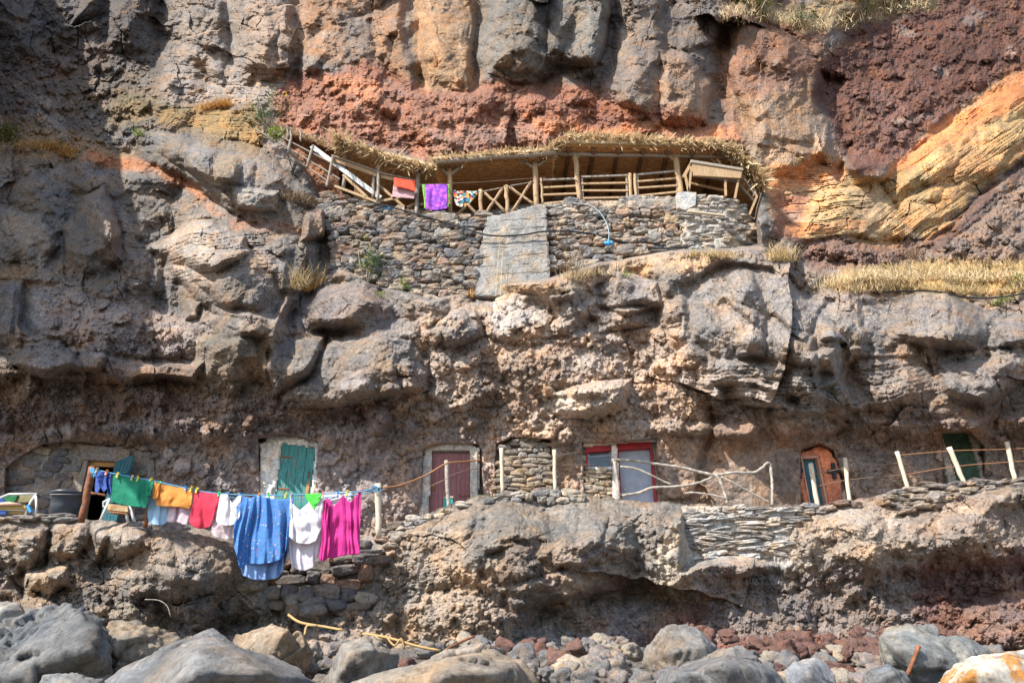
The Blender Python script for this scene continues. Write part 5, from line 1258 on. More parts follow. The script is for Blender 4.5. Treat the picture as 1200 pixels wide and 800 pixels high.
# the upper line
DU = 20.5
G2 = 'towels drying at the thatched huts'
cloth('orange_towel', 'folded orange-red towel over the lean-to handrail', 'towel', [(461.5, 208), (474, 210), (486.5, 212)], [(461.5, 218), (474, 221), (486.5, 224.5)], DU, C_RED, G2, folds=1.2, amp=.03, seed=21, nu=30, nv=14)
cloth('pink_towel', 'faded pink towel hanging below the orange-red towel', 'towel', [(461, 217), (474, 220), (486, 223)], [(459.5, 231), (472, 232), (485, 233)], DU+.12, C_PINKT, G2, folds=1.5, amp=.03, seed=22, nu=30, nv=14)
g = cloth('purple_towel', 'purple and pink beach towel with lime green side trim', 'towel', [(498, 216.5), (511, 216), (524, 216)], [(499, 246), (511, 246.5), (524, 244.5)], DU-.05, C_PURPLE, G2, folds=1.4, amp=.035, seed=23, nu=40, nv=30)
cloth('side_trim', '', '', [(494.8, 216.5), (498.3, 216.5)], [(497.5, 244), (499.5, 245.5)], DU-.02, C_EDGE, folds=1, amp=.02, seed=24, nu=8, nv=20, part_of=g)
cloth('side_trim', '', '', [(523.5, 216), (526.5, 216)], [(523.5, 244), (525.5, 242)], DU-.02, C_EDGE, folds=1, amp=.02, seed=25, nu=8, nv=20, part_of=g)
cloth('patterned_scarf', 'colourful patchwork scarf hanging as a triangle from the upper line', 'scarf', [(530.5, 223.5), (545, 224), (562.5, 224)], [(534, 240), (543, 244), (549, 239)], DU-.02, C_PATT, G2, folds=2, amp=.04, seed=26, nu=40, nv=24)
tag(MB().tube([pt(489, 216, DU), pt(512, 215.6, DU), pt(560, 213.5, DU), pt(640, 208, DU)], .012, 6).build('clothesline', M_WIRE), 'thin wire clothesline carrying the purple towel across the middle hut', 'clothesline')
# lower line, its poles and pegs
h = thing('clothesline', pt(280, 580, DL), 'long blue clothesline sagging in front of the cave houses, tied to a rusty pole', 'clothesline')
MB().tube(catmull([pt(x, ln(x), DL) for x in (106, 135, 178, 210, 240, 280, 330, 383, 420, 443)], 6), .016, 6).build('rope', M_BLUEROPE, h, True)
MB().tube(catmull([pt(x, ln(x)+2.2+3.0*math.sin((x-240)/203*3.14), DL+.10) for x in (240, 280, 330, 383, 420, 443)], 6), .012, 6).build('rope', M_BLUEROPE, h, True)
kb = MB()
for k in range(9): kb.tube(catmull([pt(106+random.uniform(-2, 5), 550+random.uniform(-2, 2), DL-.06) for _ in range(3)]+[pt(108+random.uniform(-1, 5), 556+random.uniform(-3, 6), DL-.08)], 4), .013, 5)
kb.build('knot', M_BLUEROPE, h, True)
kb = MB()
for k in range(6): kb.tube(catmull([pt(443, 571, DL-.05), pt(443+random.uniform(-12, 8), 571+random.uniform(-3, 6), DL-.05), pt(443+random.uniform(-10, 8), 571+random.uniform(-4, 4), DL)], 4), .012, 5)
kb.build('knot', M_BLUEROPE, h, True)
def base_lip(x): return ledge_D(x, float(np.interp(x, LIPX, LIPY))+2)
def pole(name, x0, y0, x1, y1, D, r, m_, label, cat, grp=None):
    return tag(log(pt(x0, y0, D), pt(x1, y1, D), r, 9, .015).build(name, m_, None, True), label, cat, grp)
pole('rusty_pole', 108, 547, 95, 612, DL+.15, .085, M_RUST, 'rusty pole with flaking paint holding the line beside the dark doorway', 'pole')
pole('rusty_pole', 180, 563, 170, 618, DL+.25, .06, M_RUST, 'thin rusty pole mostly hidden between the green and orange shirts', 'pole')
pole('wooden_post', 443, 567, 444, 630, DL+.1, .085, M_PALEWOOD, 'bleached wooden post holding the end of the blue clothesline', 'post')
pole('door_prop', 107, 577, 125, 581, DL+.6, .03, M_RUST, 'thin rusty bar crossing the dark open doorway', 'bar')
pegs = [(113.5, 'wooden', 'at the collar of the small dark blue shirt'), (125, 'orange', 'on the small dark blue shirt'), (138, 'yellow', 'at the first corner of the green shirt'), (155, 'wooden', 'in the middle of the green shirt'),
        (162, 'yellow', 'beyond the middle of the green shirt'), (176.5, 'yellow', 'on the sleeve end of the green shirt'), (187, 'green', 'at the first corner of the orange shirt'), (218, 'blue', 'near the end of the orange shirt'), (224, 'yellow', 'at the last corner of the orange shirt'),
        (230.5, 'yellow', 'at the first corner of the coral shirt'), (256.5, 'green', 'between the coral shirt and the lace top'), (267, 'blue', 'on the lace top'), (282, 'blue', 'where the lace top meets the blue floral dress'), (303, 'orange', 'on the waist of the blue floral dress'),
        (315.5, 'green', 'in the middle of the blue floral dress'), (334.5, 'yellow', 'on the far part of the blue floral dress'), (341, 'wooden', 'between the floral dress and the white dress'), (378.5, 'pink', 'between the white dress and the magenta dress'), (396, 'blue', 'over the magenta dress'), (407, 'yellow', 'at the white blouse behind the magenta dress')]
PC = {'wooden': M_PALEWOOD, 'orange': mat('orange_plastic', (.75, .22, .03), .4, .1, 5, 0), 'yellow': mat('yellow_plastic', (.75, .6, .04), .4, .1, 5, 0), 'green': mat('green_plastic', (.06, .5, .12), .4, .1, 5, 0), 'blue': mat('blue_plastic', (.05, .28, .6), .4, .1, 5, 0), 'pink': mat('pink_plastic', (.75, .25, .3), .4, .1, 5, 0)}
for x, c, lab in pegs:
    p = pt(x, ln(x), DL-.03); z = Vector((random.uniform(-.03, .03), 0, .055)); m_ = MB()
    for s_ in (-1, 1):
        m_.beam(p+Vector((0, .035*s_*-1, -.085)), p+Vector((0, .012*s_, 0)), .03, .02); m_.beam(p+Vector((0, .012*s_, 0)), p+z+Vector((0, .03*s_, 0)), .03, .018)
    m_.beam(p+Vector((-.022, 0, 0)), p+Vector((.022, 0, 0)), .04, .025)
    tag(m_.build('clothes_peg', PC[c]), c+' clothes peg '+lab, 'clothes peg', 'clothes pegs on the lower line')

# ================================================================== TERRACE THINGS
zl = lambda x, D: float(Pl[0][int(np.argmin(np.abs(gx2-x))), 2])
DB = base_lip(75)+.35
bz = Vector((pt(75, 600, DB).x, DB, zl(75, DB)))
h = thing('bucket', bz, 'big dark grey plastic tub with a rim and side handle on the ledge', 'bucket')
M_TUB = mat('dark_grey_plastic', (.052, .062, .075), .38, .2, 5, .05)
s_ = px(DB, 590)
ht = (pt(75, 577.5, DB).z-bz.z); r1 = 18.0*s_; r0 = 13.5*s_
MB().lathe(bz, [(0, .0), (r0, 0), (r0+(r1-r0)*.5, ht*.5), (r1-.02, ht-.08), (r1+.02, ht-.075), (r1+.03, ht), (r1-.005, ht+.005), (r1-.03, ht-.05), (r0-.03, .05), (0, .05)], 40).build('tub', M_TUB, h, True)
MB().tube(catmull([bz+Vector((r1*math.cos(a_)*1.03, r1*math.sin(a_)*1.03, ht-.04-.15*math.sin(max(0, (a_-math.pi)))*.6)) for a_ in [math.pi+math.pi*i/8 for i in range(9)]], 3), .012, 6).build('handle', mat('grey_wire', (.25, .25, .26), .4, .1, 5, 0), h, True)
for sgn in (-1, 1): MB().beam(bz+Vector((sgn*(r1+.04), 0, ht-.16)), bz+Vector((sgn*(r1+.04), 0, ht-.02)), .06, .09).build('handle_lug', M_TUB, h)
# folding beach chair
M_CHW = mat('white_tube', (.70, .70, .68), .35, .08, 5, 0); M_CHY = cloth_mat('mustard_canvas', (.42, .29, .07), .15); M_CHG = cloth_mat('dark_green_canvas', (.02, .16, .055), .15); M_CHB = cloth_mat('blue_canvas', (.02, .08, .33), .15); M_CHO = cloth_mat('olive_canvas', (.26, .23, .10), .15)
DC = base_lip(20)+.30
h = thing('beach_chair', Vector((pt(15, 600, DC).x, DC, zl(15, DC))), 'folding beach chair with mustard, green and blue canvas and a white frame', 'chair')
MB().prism([(18, 588), (22, 579), (43, 578.5), (36, 588)], DC+.30, DC+.33).build('backrest', M_CHO, h)
MB().prism([(0, 582), (10, 579.5), (21, 579.2), (17, 588), (8, 588), (4, 586)], DC+.26, DC+.29).build('backrest', M_CHG, h)
MB().prism([(-10, 584), (3, 582.5), (6, 588), (-10, 589)], DC+.24, DC+.27).build('pillow', M_CHB, h)
MB().prism([(-12, 590.5), (29, 591.5), (31, 595), (26, 596.5), (-12, 596)], DC-.02, DC+.03).build('seat', M_CHY, h)
MB().prism([(8, 598), (33, 598), (36, 601), (10, 602)], DC+.1, DC+.13).build('seat_underside', M_CHY, h)
MB().prism([(-12, 597.5), (7, 598), (7, 602), (-12, 603)], DC+.0, DC+.03).build('side_panel', M_CHB, h)
for P_ in ([(0, 583), (10, 578.8), (43, 578.2)], [(43, 578.2), (37, 586), (32, 596), (30, 604)], [(42, 581), (42.8, 592), (42, 603)], [(-12, 597), (20, 597), (32, 597.5)]):
    MB().tube([pt(x, y, DC+.05) for x, y in P_], .028, 8).build('frame_tube', M_CHW, h, True)
MB().tube([pt(-10, 591, DC-.06), pt(10, 590, DC-.06), pt(25, 591, DC-.06)], [.04, .055, .03], 8).build('armrest', mat('pink_plastic_arm', (.6, .36, .26), .5, .1, 5, 0), h, True)
MB().beam(pt(33, 592, DC-.04), pt(37, 600, DC-.04), .1, .06).build('hinge', PC['blue'], h)
# white folding stool
DS = base_lip(140)+.32
h = thing('folding_stool', Vector((pt(137, 610, DS).x, DS, zl(137, DS))), 'white legged folding chair with a tan cushioned seat below the green shirt', 'chair')
sb = MB()
for k in range(5): sb.prism([(126+k*4.7, 589.6+k*.6), (130.6+k*4.7, 590.2+k*.6), (131+k*4.7, 597.5+k*.5), (126+k*4.7, 597+k*.5)], DS-.1, DS+.25)
sb.build('seat', cloth_mat('tan_cushion', (.52, .37, .19), .1, blot=(.40, .22, .10)), h)
MB().prism([(127, 597), (149, 599.5), (148, 601.5), (127, 600)], DS-.08, DS+.2).build('seat_rail', M_ORROPE, h)
for P_ in ([(128.5, 584), (124, 596), (116.5, 612)], [(151, 593), (155, 603), (158, 612)], [(147, 594), (150, 612)], [(128.5, 584), (121, 588), (121, 593), (127, 594)]):
    MB().tube([pt(x, y, DS) for x, y in P_], .038 if len(P_) < 4 else .025, 8).build('leg' if len(P_) < 4 else 'armrest', M_CHW, h, True)
# rope and wire fence by the burgundy door
tag(MB().tube(catmull([pt(443, 572, DL+.1), pt(470, 568, 17.2), pt(500, 556, 18.0), pt(523, 543, 18.3), pt(545, 540.5, 18.9), pt(563, 539, 19.7)], 6), .022, 6).build('frayed_rope', M_ORROPE, None, True), 'rusty orange rope stretched from the bleached clothesline post to the burgundy door', 'rope')
def fpost(x0, y0, x1, y1, r, label, m_=M_PALEWOOD, grp='pale fence posts along the terrace'):
    D = base_lip(x1)+.12
    return tag(log(pt(x0, y0, D), pt(x1, y1+4, D), r*.82, 9, .008).build('fence_post', m_, None, True), label, 'post', grp), D
fpost(523, 539.5, 526, 594, .075, 'greyish wooden post with a rope standing in front of the burgundy door', M_DRIFT)
_, D1 = fpost(587.5, 525, 589, 576, .07, 'white squared post next to the burgundy door, before the rubble infill')
_, D2 = fpost(649.5, 527, 650.5, 575, .07, 'white squared post between rubble infill and red trimmed window')
_, D3 = fpost(950, 543, 959, 594, .085, 'pale round post standing in front of the dark teal door')
_, D4 = fpost(990, 536.5, 996, 589, .075, 'pale post at the edge of the terracotta doorway beside the loose board')
_, D5 = fpost(1051, 529, 1066, 575, .075, 'tilted pale post between terracotta doorway and green door')
_, D6 = fpost(1112, 524, 1132, 566, .085, 'strongly tilted pale post in front of the dark green door')
_, D7 = fpost(1180, 518, 1190, 562, .08, 'pale post beyond the dark green door near the photo edge')
wires = [[(588, 535, D1), (620, 534.5, D1), (650, 534, D2), (686, 528, 19.5)], [(588.5, 545, D1), (620, 545.5, D1), (650, 545, D2), (700, 544, 19.5)], [(952, 556, D3), (992, 548, D4), (1056, 542, D5)], [(955, 570, D3), (994, 562, D4), (1060, 556, D5)],
         [(1054, 533, D5), (1115, 528, D6), (1182, 526, D7), (1240, 522, D7)], [(1060, 556, D5), (1122, 546, D6), (1185, 541, D7), (1240, 538, D7)], [(525, 558, 18.4), (545, 551, 19), (560, 549, 19.6)], [(505, 569, 18.6), (525, 560, 18.4)]]
wl_ = ['between the two white squared posts near the rubble infill, upper strand', 'between the two white squared posts near the rubble infill, lower strand', 'from the teal doorway post to the tilted post, upper strand', 'from the teal doorway post to the tilted post, lower strand', 'across the dark green door, upper strand', 'across the dark green door, lower strand', 'from the greyish post to the burgundy door jamb', 'across the burgundy boards towards the lock']
for W_, lab in zip(wires, wl_):
    tag(MB().tube(catmull([pt(*q) for q in W_], 5), .011, 5).build('fence_wire', M_ORROPE if lab.startswith('across the dark') else M_WIRE, None, True), 'thin rusty fence wire '+lab, 'wire', 'fence wires on the terrace')
# driftwood railing
DR = base_lip(800)+.10
h = thing('driftwood_railing', pt(800, 588, DR), 'crooked railing of bleached driftwood branches in front of the pale grey door', 'railing')
def br(pts, r0, r1, name='branch'):
    P_ = [p+Vector((random.uniform(-1, 1), random.uniform(-1, 1), random.uniform(-1, 1)))*.007 for p in catmull([pt(x, y, DR+random.uniform(-.04, .04)) for x, y in pts], 6)]; n = len(P_)
    MB().tube(P_, [(r0+(r1-r0)*i/(n-1))*.8*random.uniform(.85, 1.15) for i in range(n)], 8, .18).build(name, M_DRIFT, h, True)
br([(718.5, 540), (722, 538.5), (745, 539.5), (770, 543.5), (800, 548), (822, 553.5), (838, 556), (860, 553.5), (882, 553.5), (893, 548), (899, 542.5), (902, 543)], .062, .05)
br([(902, 543), (904.5, 560), (905, 575), (905, 592)], .06, .05, 'post'); br([(720, 540), (723, 560), (725.5, 586)], .065, .06, 'post'); br([(838.5, 555), (845, 566), (849, 577), (852, 590)], .065, .05, 'post')
br([(727, 546.5), (745, 549), (762, 556), (776, 563), (786, 567)], .045, .03); br([(729, 580.5), (750, 577), (765, 571), (790, 570), (812, 567), (828, 562), (837, 557)], .055, .04)
br([(803, 578), (812, 577), (830, 579), (850, 583)], .045, .03); br([(845, 558), (860, 566), (880, 577), (903, 589)], .035, .025)
# teal container behind the post
Dk = base_lip(527)+.5
h = thing('plastic_container', pt(527, 596, Dk), 'small teal plastic container on the ledge behind the greyish post', 'container')
MB().prism([(520, 583), (530.5, 582), (531, 600), (519, 600)], Dk, Dk+.3).build('body', mat('teal_plastic', (.02, .30, .27), .4, .15, 5, .05), h)
MB().prism([(519.5, 581.5), (531, 580.8), (531, 583), (519.5, 583.6)], Dk-.02, Dk+.32).build('lid', M_DRIFT, h)
MB().lathe(pt(552, 584, Dk)+Vector((0, 0, -.1)), [(0, 0), (.06, 0), (.06, .22), (.025, .28), (.025, .34), (0, .34)], 12)
# hoses
tag(MB().tube(catmull([pt(440, 238, 20.35), pt(470, 246, 20.35), pt(510, 257, 20.3), pt(545, 268, 20.2), pt(575, 276, 20.1), pt(610, 275.5, 20.1), pt(642, 271, 20.1), pt(690, 273.5, 20.4), pt(740, 286, 20.4), pt(770, 291, 20.4), pt(800, 290, 20.3), pt(830, 290, 20.3)], 8), .032, 8).build('water_hose', M_HOSE, None, True), 'black water hose sagging across the dry-stone walls and concrete buttress', 'hose')
tag(MB().tube(catmull([pt(958, 338, 19.9), pt(985, 340, 19.9), pt(1020, 342.5, 19.9), pt(1060, 341, 20.0), pt(1095, 341.5, 20.0), pt(1130, 348, 20.0), pt(1165, 349, 20.1), pt(1215, 342, 20.1), pt(1260, 340, 20.2)], 8), .03, 8).build('water_hose', M_HOSE, None, True), 'black water hose lying along the dry straw grass ledge', 'hose')
h = thing('blue_rope', pt(713, 283, 20.3), 'loose pale blue rope hanging from the balcony railing to a blue hose clip', 'rope')
MB().tube(catmull([pt(672, 238, 20.45), pt(690, 240, 20.3), pt(702, 248, 20.25), pt(710, 260, 20.25), pt(713.5, 272, 20.25), pt(713, 283, 20.3)], 6), .018, 6).build('cord', mat('pale_blue_cord', (.38, .48, .56), .7, .1, 20, .1), h, True)
cb = MB()
for a_, b_ in (((708, 285), (719, 285)), ((713, 281), (713, 288)), ((709, 283), (711, 287)), ((716, 283), (718, 287))): cb.tube([pt(*a_, 20.28), pt(*b_, 20.28)], .05, 8)
cb.build('hose_clip', PC['blue'], h, True)
for i, (x, lab) in enumerate(((449.5, 'lying blue plastic bottle on the wall top under the pink towel'), (457, 'second blue plastic bottle, beside the lying one under the lean-to'))):
    h = thing('plastic_bottle', pt(x, 245.5, 20.55), lab, 'bottle', 'blue bottles on the wall top')
    MB().tube([pt(x-2.5, 245.4, 20.5), pt(x-2.2, 245.4, 20.5), pt(x+1.6, 245.8, 20.5), pt(x+2.6, 245.9, 20.5)], [.05, .09, .09, .04], 12).build('body', mat('blue_bottle_plastic', (.04, .22, .48), .25, .1, 4, 0), h, True)
    MB().tube([pt(x+2.5, 245.9, 20.5), pt(x+3.5, 246, 20.5)], .035, 10).build('cap', M_PALE, h, True)
tag(patch([(436, 352), (447, 350), (498, 372), (498, 382), (440, 358)], 19.55, (.26, .19, .14), 1.6, .05, ragged=1, thick=.2, seed=97).build('wooden_board', M_WOODG), 'weathered board wedged in the rock below the dry-stone wall', 'board')
tag(MB().beam(pt(806, 248, 20.2), pt(850, 253, 20.2), .12, .06).build('wooden_plank', M_PALEWOOD), 'short pale plank stuck on the face of the mortared wall', 'plank')

# ================================================================== STACKED STONES ON THE LEDGE
def Dled(x, y): return ledge_D(x, y)+.02
def swall(poly, hr, wr, label, cols=STONE_COLS, Df=Dled, slope=None, rough=.22, sharp=3.6, keep=.95, depth=.22, back=None):
    w_ = stones(poly, Df, hr, wr, cols, (), depth, .97, slope, rough, sharp, keep, mb=back)
    o = w_.build('rubble_wall', M_STONE); o['kind'] = 'thing'; return tag(o, label, 'stone wall')
swall([(284, 688), (290, 660), (330, 640), (380, 632), (432, 636), (446, 640), (440, 690), (420, 716), (335, 718), (300, 700)], (9, 15), (14, 34), 'rough heap wall of big dark stones filling the gap under the floral dress', [(.16, .145, .135), (.2, .165, .14), (.24, .155, .11), (.27, .24, .2), (.13, .12, .115), (.19, .17, .15)], lambda x, y: ledge_D(x, y)-.10)
swall([(440, 620), (470, 612), (476, 622), (470, 640), (445, 642)], (6, 9), (10, 22), 'small stack of stones under the bleached clothesline post')
swall([(570, 582), (590, 579), (600, 576.5), (684, 577.5), (684, 590), (650, 591), (600, 588), (575, 590)], (7, 11), (10, 20), 'row of mortared boulders edging the terrace under the rubble infill', [(.36, .32, .27), (.22, .21, .2), (.42, .37, .3), (.18, .175, .17), (.3, .27, .23)], lambda x, y: base_lip(x)-.08)
swall([(1030, 583), (1060, 572), (1100, 567), (1150, 564), (1215, 560), (1215, 574), (1120, 588), (1060, 600), (1040, 596)], (3.5, 6.5), (10, 26), 'thin stacked flagstones edging the terrace below the dark green door', [(.28, .23, .185), (.24, .21, .185), (.34, .28, .215), (.2, .175, .16), (.29, .22, .165)], lambda x, y: base_lip(x)-.05+(y-565)*-.004, sharp=4.5)
swall([(800, 593), (860, 594), (930, 596), (932, 640), (900, 652), (806, 664)], (3.4, 6.2), (12, 34), 'pale retaining wall of thin layered stones and mortar below the driftwood railing', [(.40, .365, .32), (.34, .31, .275), (.46, .42, .37), (.28, .25, .22)], lambda x, y: 18.28, rough=.3, sharp=5, depth=.2, keep=.8, back=patch([(800, 592), (860, 593), (932, 595), (934, 640), (900, 654), (804, 666)], 18.20, (.38, .35, .31), 1.6, .08, ragged=3, freq=.12, thick=.6, var=.3, seed=98))
swall([(900, 594), (955, 593), (1005, 584), (1010, 592), (960, 603), (905, 602)], (4, 7), (9, 20), 'low line of rubble stones on the ledge below the terracotta doorway', None or STONE_COLS, lambda x, y: base_lip(x)-.05)
swall([(455, 618), (500, 603), (545, 587), (550, 594), (505, 614), (465, 632)], (5, 8), (10, 22), 'sloping line of ledge stones leading up to the burgundy door', [(.36, .32, .27), (.27, .25, .23), (.4, .34, .27), (.3, .26, .22)], lambda x, y: base_lip(x)-.04)
swall([(0, 605), (60, 603), (90, 604), (90, 611), (0, 613)], (4, 6), (12, 28), 'flat stones along the ledge rim in front of bucket and beach chair', [(.30, .27, .235), (.36, .32, .27), (.25, .225, .2)], lambda x, y: base_lip(x)-.02)
# ================================================================== BOULDERS
def boulder(name, outline, D, depth, col, label, seed, grp='large boulders on the beach', noise=.05, cuts=4, ridge=(), mat_=None, fl=True):
    rnd = random.Random(seed); bm = bmesh.new()
    cx = sum(p[0] for p in outline)/len(outline); cy = sum(p[1] for p in outline)/len(outline)
    P = [pt(x, y, D+rnd.uniform(-.15, .15)*depth) for x, y in outline]
    for k in range(4):
        a, b = rnd.choice(outline), rnd.choice(outline); f = rnd.uniform(.3, .7); g = rnd.uniform(.35, .75)
        x = cx+((a[0]*f+b[0]*(1-f))-cx)*g*1.3; y = cy+((a[1]*f+b[1]*(1-f))-cy)*g
        P.append(pt(x, y, D-depth*rnd.uniform(.45, .9)))
    for x, y, d in ridge: P.append(pt(x, y, D-depth*d))
    q = [p+Vector((0, depth*rnd.uniform(.5, .9), -.1)) for p in P[:len(outline)]]; c_ = pt(cx, cy, D+depth)
    P += [p.lerp(c_, .35) for p in q]
    zb = min(min(p.z for p in P)-.3, .6)
    for a_ in (-1, 1):
        for b_ in (-.5, .8): P.append(Vector((c_.x+a_*.32*(max(p.x for p in P)-min(p.x for p in P)), D+b_*depth*.6, zb)))
    for p in P: bm.verts.new(p)
    bmesh.ops.convex_hull(bm, input=bm.verts[:])
    ctr = sum(P, Vector())/len(P); pl = []
    for f in bm.faces:
        f.normal_update(); n = f.normal.copy(); d = n.dot(f.calc_center_median()-ctr)
        if d < 0: n = -n; d = -d
        pl.append((n.x, n.y, n.z, max(d, .02)))
    bm.clear(); bmesh.ops.create_icosphere(bm, subdivisions=6 if depth > .7 else 5, radius=1)
    pl = np.array(pl); dirs = np.array([v.co for v in bm.verts]); dirs /= np.linalg.norm(dirs, axis=1)[:, None]
    q_ = (dirs@pl[:, :3].T)/pl[:, 3][None]                               # 1/radius for every face plane
    rad_ = 1/np.maximum(q_.max(1), 1e-3)
    o_ = Vector((seed*3.1, seed*1.7, 0)); cs = []; amp_ = noise*1.5
    for v, dr_, r_ in zip(bm.verts, dirs, rad_):
        dv = Vector(dr_); c0 = ctr+dv*r_; p = c0+o_
        wv_ = Vector((mnoise.noise(p*1.4), mnoise.noise(p*1.4+Vector((5, 5, 5))), mnoise.noise(p*1.4+Vector((9, 1, 5)))))*.4
        ds, vp = mnoise.voronoi(p*1.1+wv_); w_ = mnoise.cell_vector(vp[0]*7.3)
        fac = (p*1.1+wv_-vp[0]).dot(w_-Vector((.5, .5, .5)))*2.4+(w_.x-.5)*1.2; ce = -max(0, .05-(ds[1]-ds[0]))*9
        ds2, vp2 = mnoise.voronoi(p*3.0+wv_*2); w2_ = mnoise.cell_vector(vp2[0]*9.1); fac2 = (p*3.0+wv_*2-vp2[0]).dot(w2_-Vector((.5, .5, .5)))*.9
        big = mnoise.fractal(p*.9, 1, 2, 3); fin = mnoise.fractal(p*5, .8, 2, 5)
        v.co = c0+dv*amp_*(.35*big+1.0*fac+.6*fac2+ce+.42*fin)
        f = 1+.32*mnoise.fractal(p*1.6+Vector((3, 3, 3)), 1, 2, 4)+.12*(w_.y-.5)
        cs.append((*[max(.02, c*f) for c in col], 1))
    me = bpy.data.meshes.new(name); bm.to_mesh(me); bm.free()
    at = me.attributes.new('rock_colour', 'FLOAT_COLOR', 'POINT'); at.data.foreach_set('color', np.array(cs, np.float32).reshape(-1))
    me.polygons.foreach_set('use_smooth', np.ones(len(me.polygons), bool)); me.materials.append(mat_ or M_BOULDER)
    o = bpy.data.objects.new(name, me); COL.objects.link(o); tag(o, label, 'boulder', grp); return o
BG = (.175, .168, .16)
boulder('boulder', [(118, 830), (128, 798), (146, 780), (186, 757), (246, 735), (262, 742), (276, 752), (302, 768), (342, 780), (376, 800), (380, 830)], 8.6, 1.6, BG, 'largest pale grey boulder with a ridge, directly below the laundry', 1, ridge=((262, 752, .5), (230, 790, 1.0), (310, 790, .8)))
boulder('boulder', [(282, 742), (318, 730), (338, 733), (350, 745), (362, 765), (350, 785), (300, 780)], 11.5, .9, (.28, .215, .15), 'tan boulder just behind the ridge of the largest grey boulder', 2)
boulder('boulder', [(395, 830), (402, 798), (440, 785), (520, 766), (580, 760), (612, 772), (628, 800), (630, 830)], 8.8, 1.5, (.24, .205, .165), 'long low brownish boulder with a flat top at the water side', 3, ridge=((520, 790, .9), (590, 785, .8)))
boulder('boulder', [(380, 790), (388, 768), (396, 755), (428, 741), (448, 750), (466, 768), (462, 800), (400, 810)], 11.0, 1.0, (.215, .19, .16), 'chunky grey-brown boulder beside the yellow cane litter', 4)
boulder('boulder', [(765, 830), (776, 798), (792, 780), (822, 765), (860, 757), (895, 769), (915, 790), (924, 830)], 9.2, 1.3, (.165, .16, .155), 'smooth dark grey boulder with white veins beside the round grey boulder', 5, ridge=((850, 775, .9),))
boulder('boulder', [(752, 780), (757, 758), (775, 735), (800, 728), (822, 738), (842, 756), (830, 778), (785, 792)], 11.8, 1.0, (.185, .172, .157), 'grey boulder with a sharp peak against the red rubble', 6)
boulder('boulder', [(921, 815), (921, 785), (930, 773), (955, 770), (969, 777), (973, 800), (971, 815)], 10.0, .6, (.255, .255, .26), 'small rounded light grey boulder', 7, noise=.03)
boulder('boulder', [(1030, 747), (1038, 737), (1064, 730), (1102, 739), (1140, 755), (1158, 765), (1150, 776), (1104, 792), (1062, 786), (1036, 770)], 10.8, 1.0, (.195, .19, .172), 'leaning slab boulder of layered grey rock with bird droppings', 8, ridge=((1050, 760, .9), (1110, 772, .8)))
boulder('boulder', [(1085, 830), (1096, 800), (1122, 778), (1162, 765), (1204, 757), (1245, 766), (1260, 830)], 8.2, 1.0, (.52, .46, .38), 'whitish boulder streaked with orange rust stains', 9, noise=.05, mat_=None)
boulder('boulder', [(-60, 760), (0, 730), (40, 712), (78, 700), (116, 720), (132, 762), (120, 830), (-60, 830)], 10.2, 1.5, (.155, .15, .142), 'dark fractured boulder mass under the bucket end of the ledge', 10, noise=.12)
boulder('boulder', [(98, 790), (104, 745), (130, 728), (175, 735), (202, 742), (214, 760), (205, 790), (150, 812)], 10.9, 1.0, (.23, .195, .155), 'light brown knobbly rock between dark boulder mass and largest grey boulder', 11, noise=.12)
boulder('boulder', [(-20, 722), (-10, 706), (26, 703), (28, 715), (2, 731), (-20, 735)], 11.8, .5, (.33, .285, .23), 'flat-topped pale slab perched on top of the dark boulder mass', 12, noise=.03)
boulder('boulder', [(1010, 800), (1018, 783), (1040, 776), (1062, 786), (1072, 808), (1020, 815)], 9.6, .5, (.16, .155, .15), 'dark grey stone wedged in front of the leaning slab', 13, noise=.04)
boulder('boulder', [(640, 800), (642, 776), (662, 766), (690, 772), (700, 790), (690, 810)], 11.6, .6, (.30, .26, .215), 'tan stone at the end of the long brownish boulder', 14, noise=.05)
boulder('boulder', [(700, 800), (706, 770), (722, 765), (738, 775), (742, 800)], 11.8, .5, (.255, .225, .195), 'upright brownish stone among the rubble, before the peaked boulder', 15, noise=.05)
boulder('boulder', [(40, 820), (52, 792), (90, 786), (124, 792), (130, 820)], 8.4, .6, (.19, .185, .175), 'dark wet-looking stone at the foot of the fractured boulder mass', 16, noise=.05)
# rust blotches and droppings on two of them
def spot_mat(base, name, spots):
    m = base.copy(); m.name = name; t = m.node_tree; Lk = t.links.new; b = t.nodes['Principled BSDF']
    src = b.inputs['Base Color'].links[0].from_socket
    tc = N(t, 'ShaderNodeTexCoord')
    for sc, lo, hi, col in spots:
        n = N(t, 'ShaderNodeTexNoise', Scale=sc, Detail=5.0, Roughness=.7); Lk(tc.outputs['Object'], n.inputs['Vector'])
        r = ramp(t, [(lo, (0, 0, 0)), (hi, (1, 1, 1))], n.outputs['Fac'])
        mx = N(t, 'ShaderNodeMix', data_type='RGBA'); Lk(r.outputs['Color'], mx.inputs['Factor']); Lk(src, mx.inputs['A']); mx.inputs['B'].default_value = (*col, 1); src = mx.outputs['Result']
    Lk(src, b.inputs['Base Color']); return m
for o in list(COL.objects):
    l = o.get('label', '')
    if l.startswith('whitish boulder'): o.data.materials[0] = spot_mat(M_BOULDER, 'rust_streaked_rock', [(2.2, .52, .6, (.42, .19, .05)), (5.0, .6, .68, (.12, .08, .06))])
    if l.startswith('smooth dark grey') or l.startswith('largest pale') or l.startswith('leaning slab'): o.data.materials[0] = spot_mat(M_BOULDER, 'veined_rock', [(1.2, .58, .72, (.16, .155, .15)), (9.0, .74, .76, (.62, .6, .56))])
dp = MB()
for x, y, k in ((1041, 752, 7), (1053, 737.5, 7)):
    pass
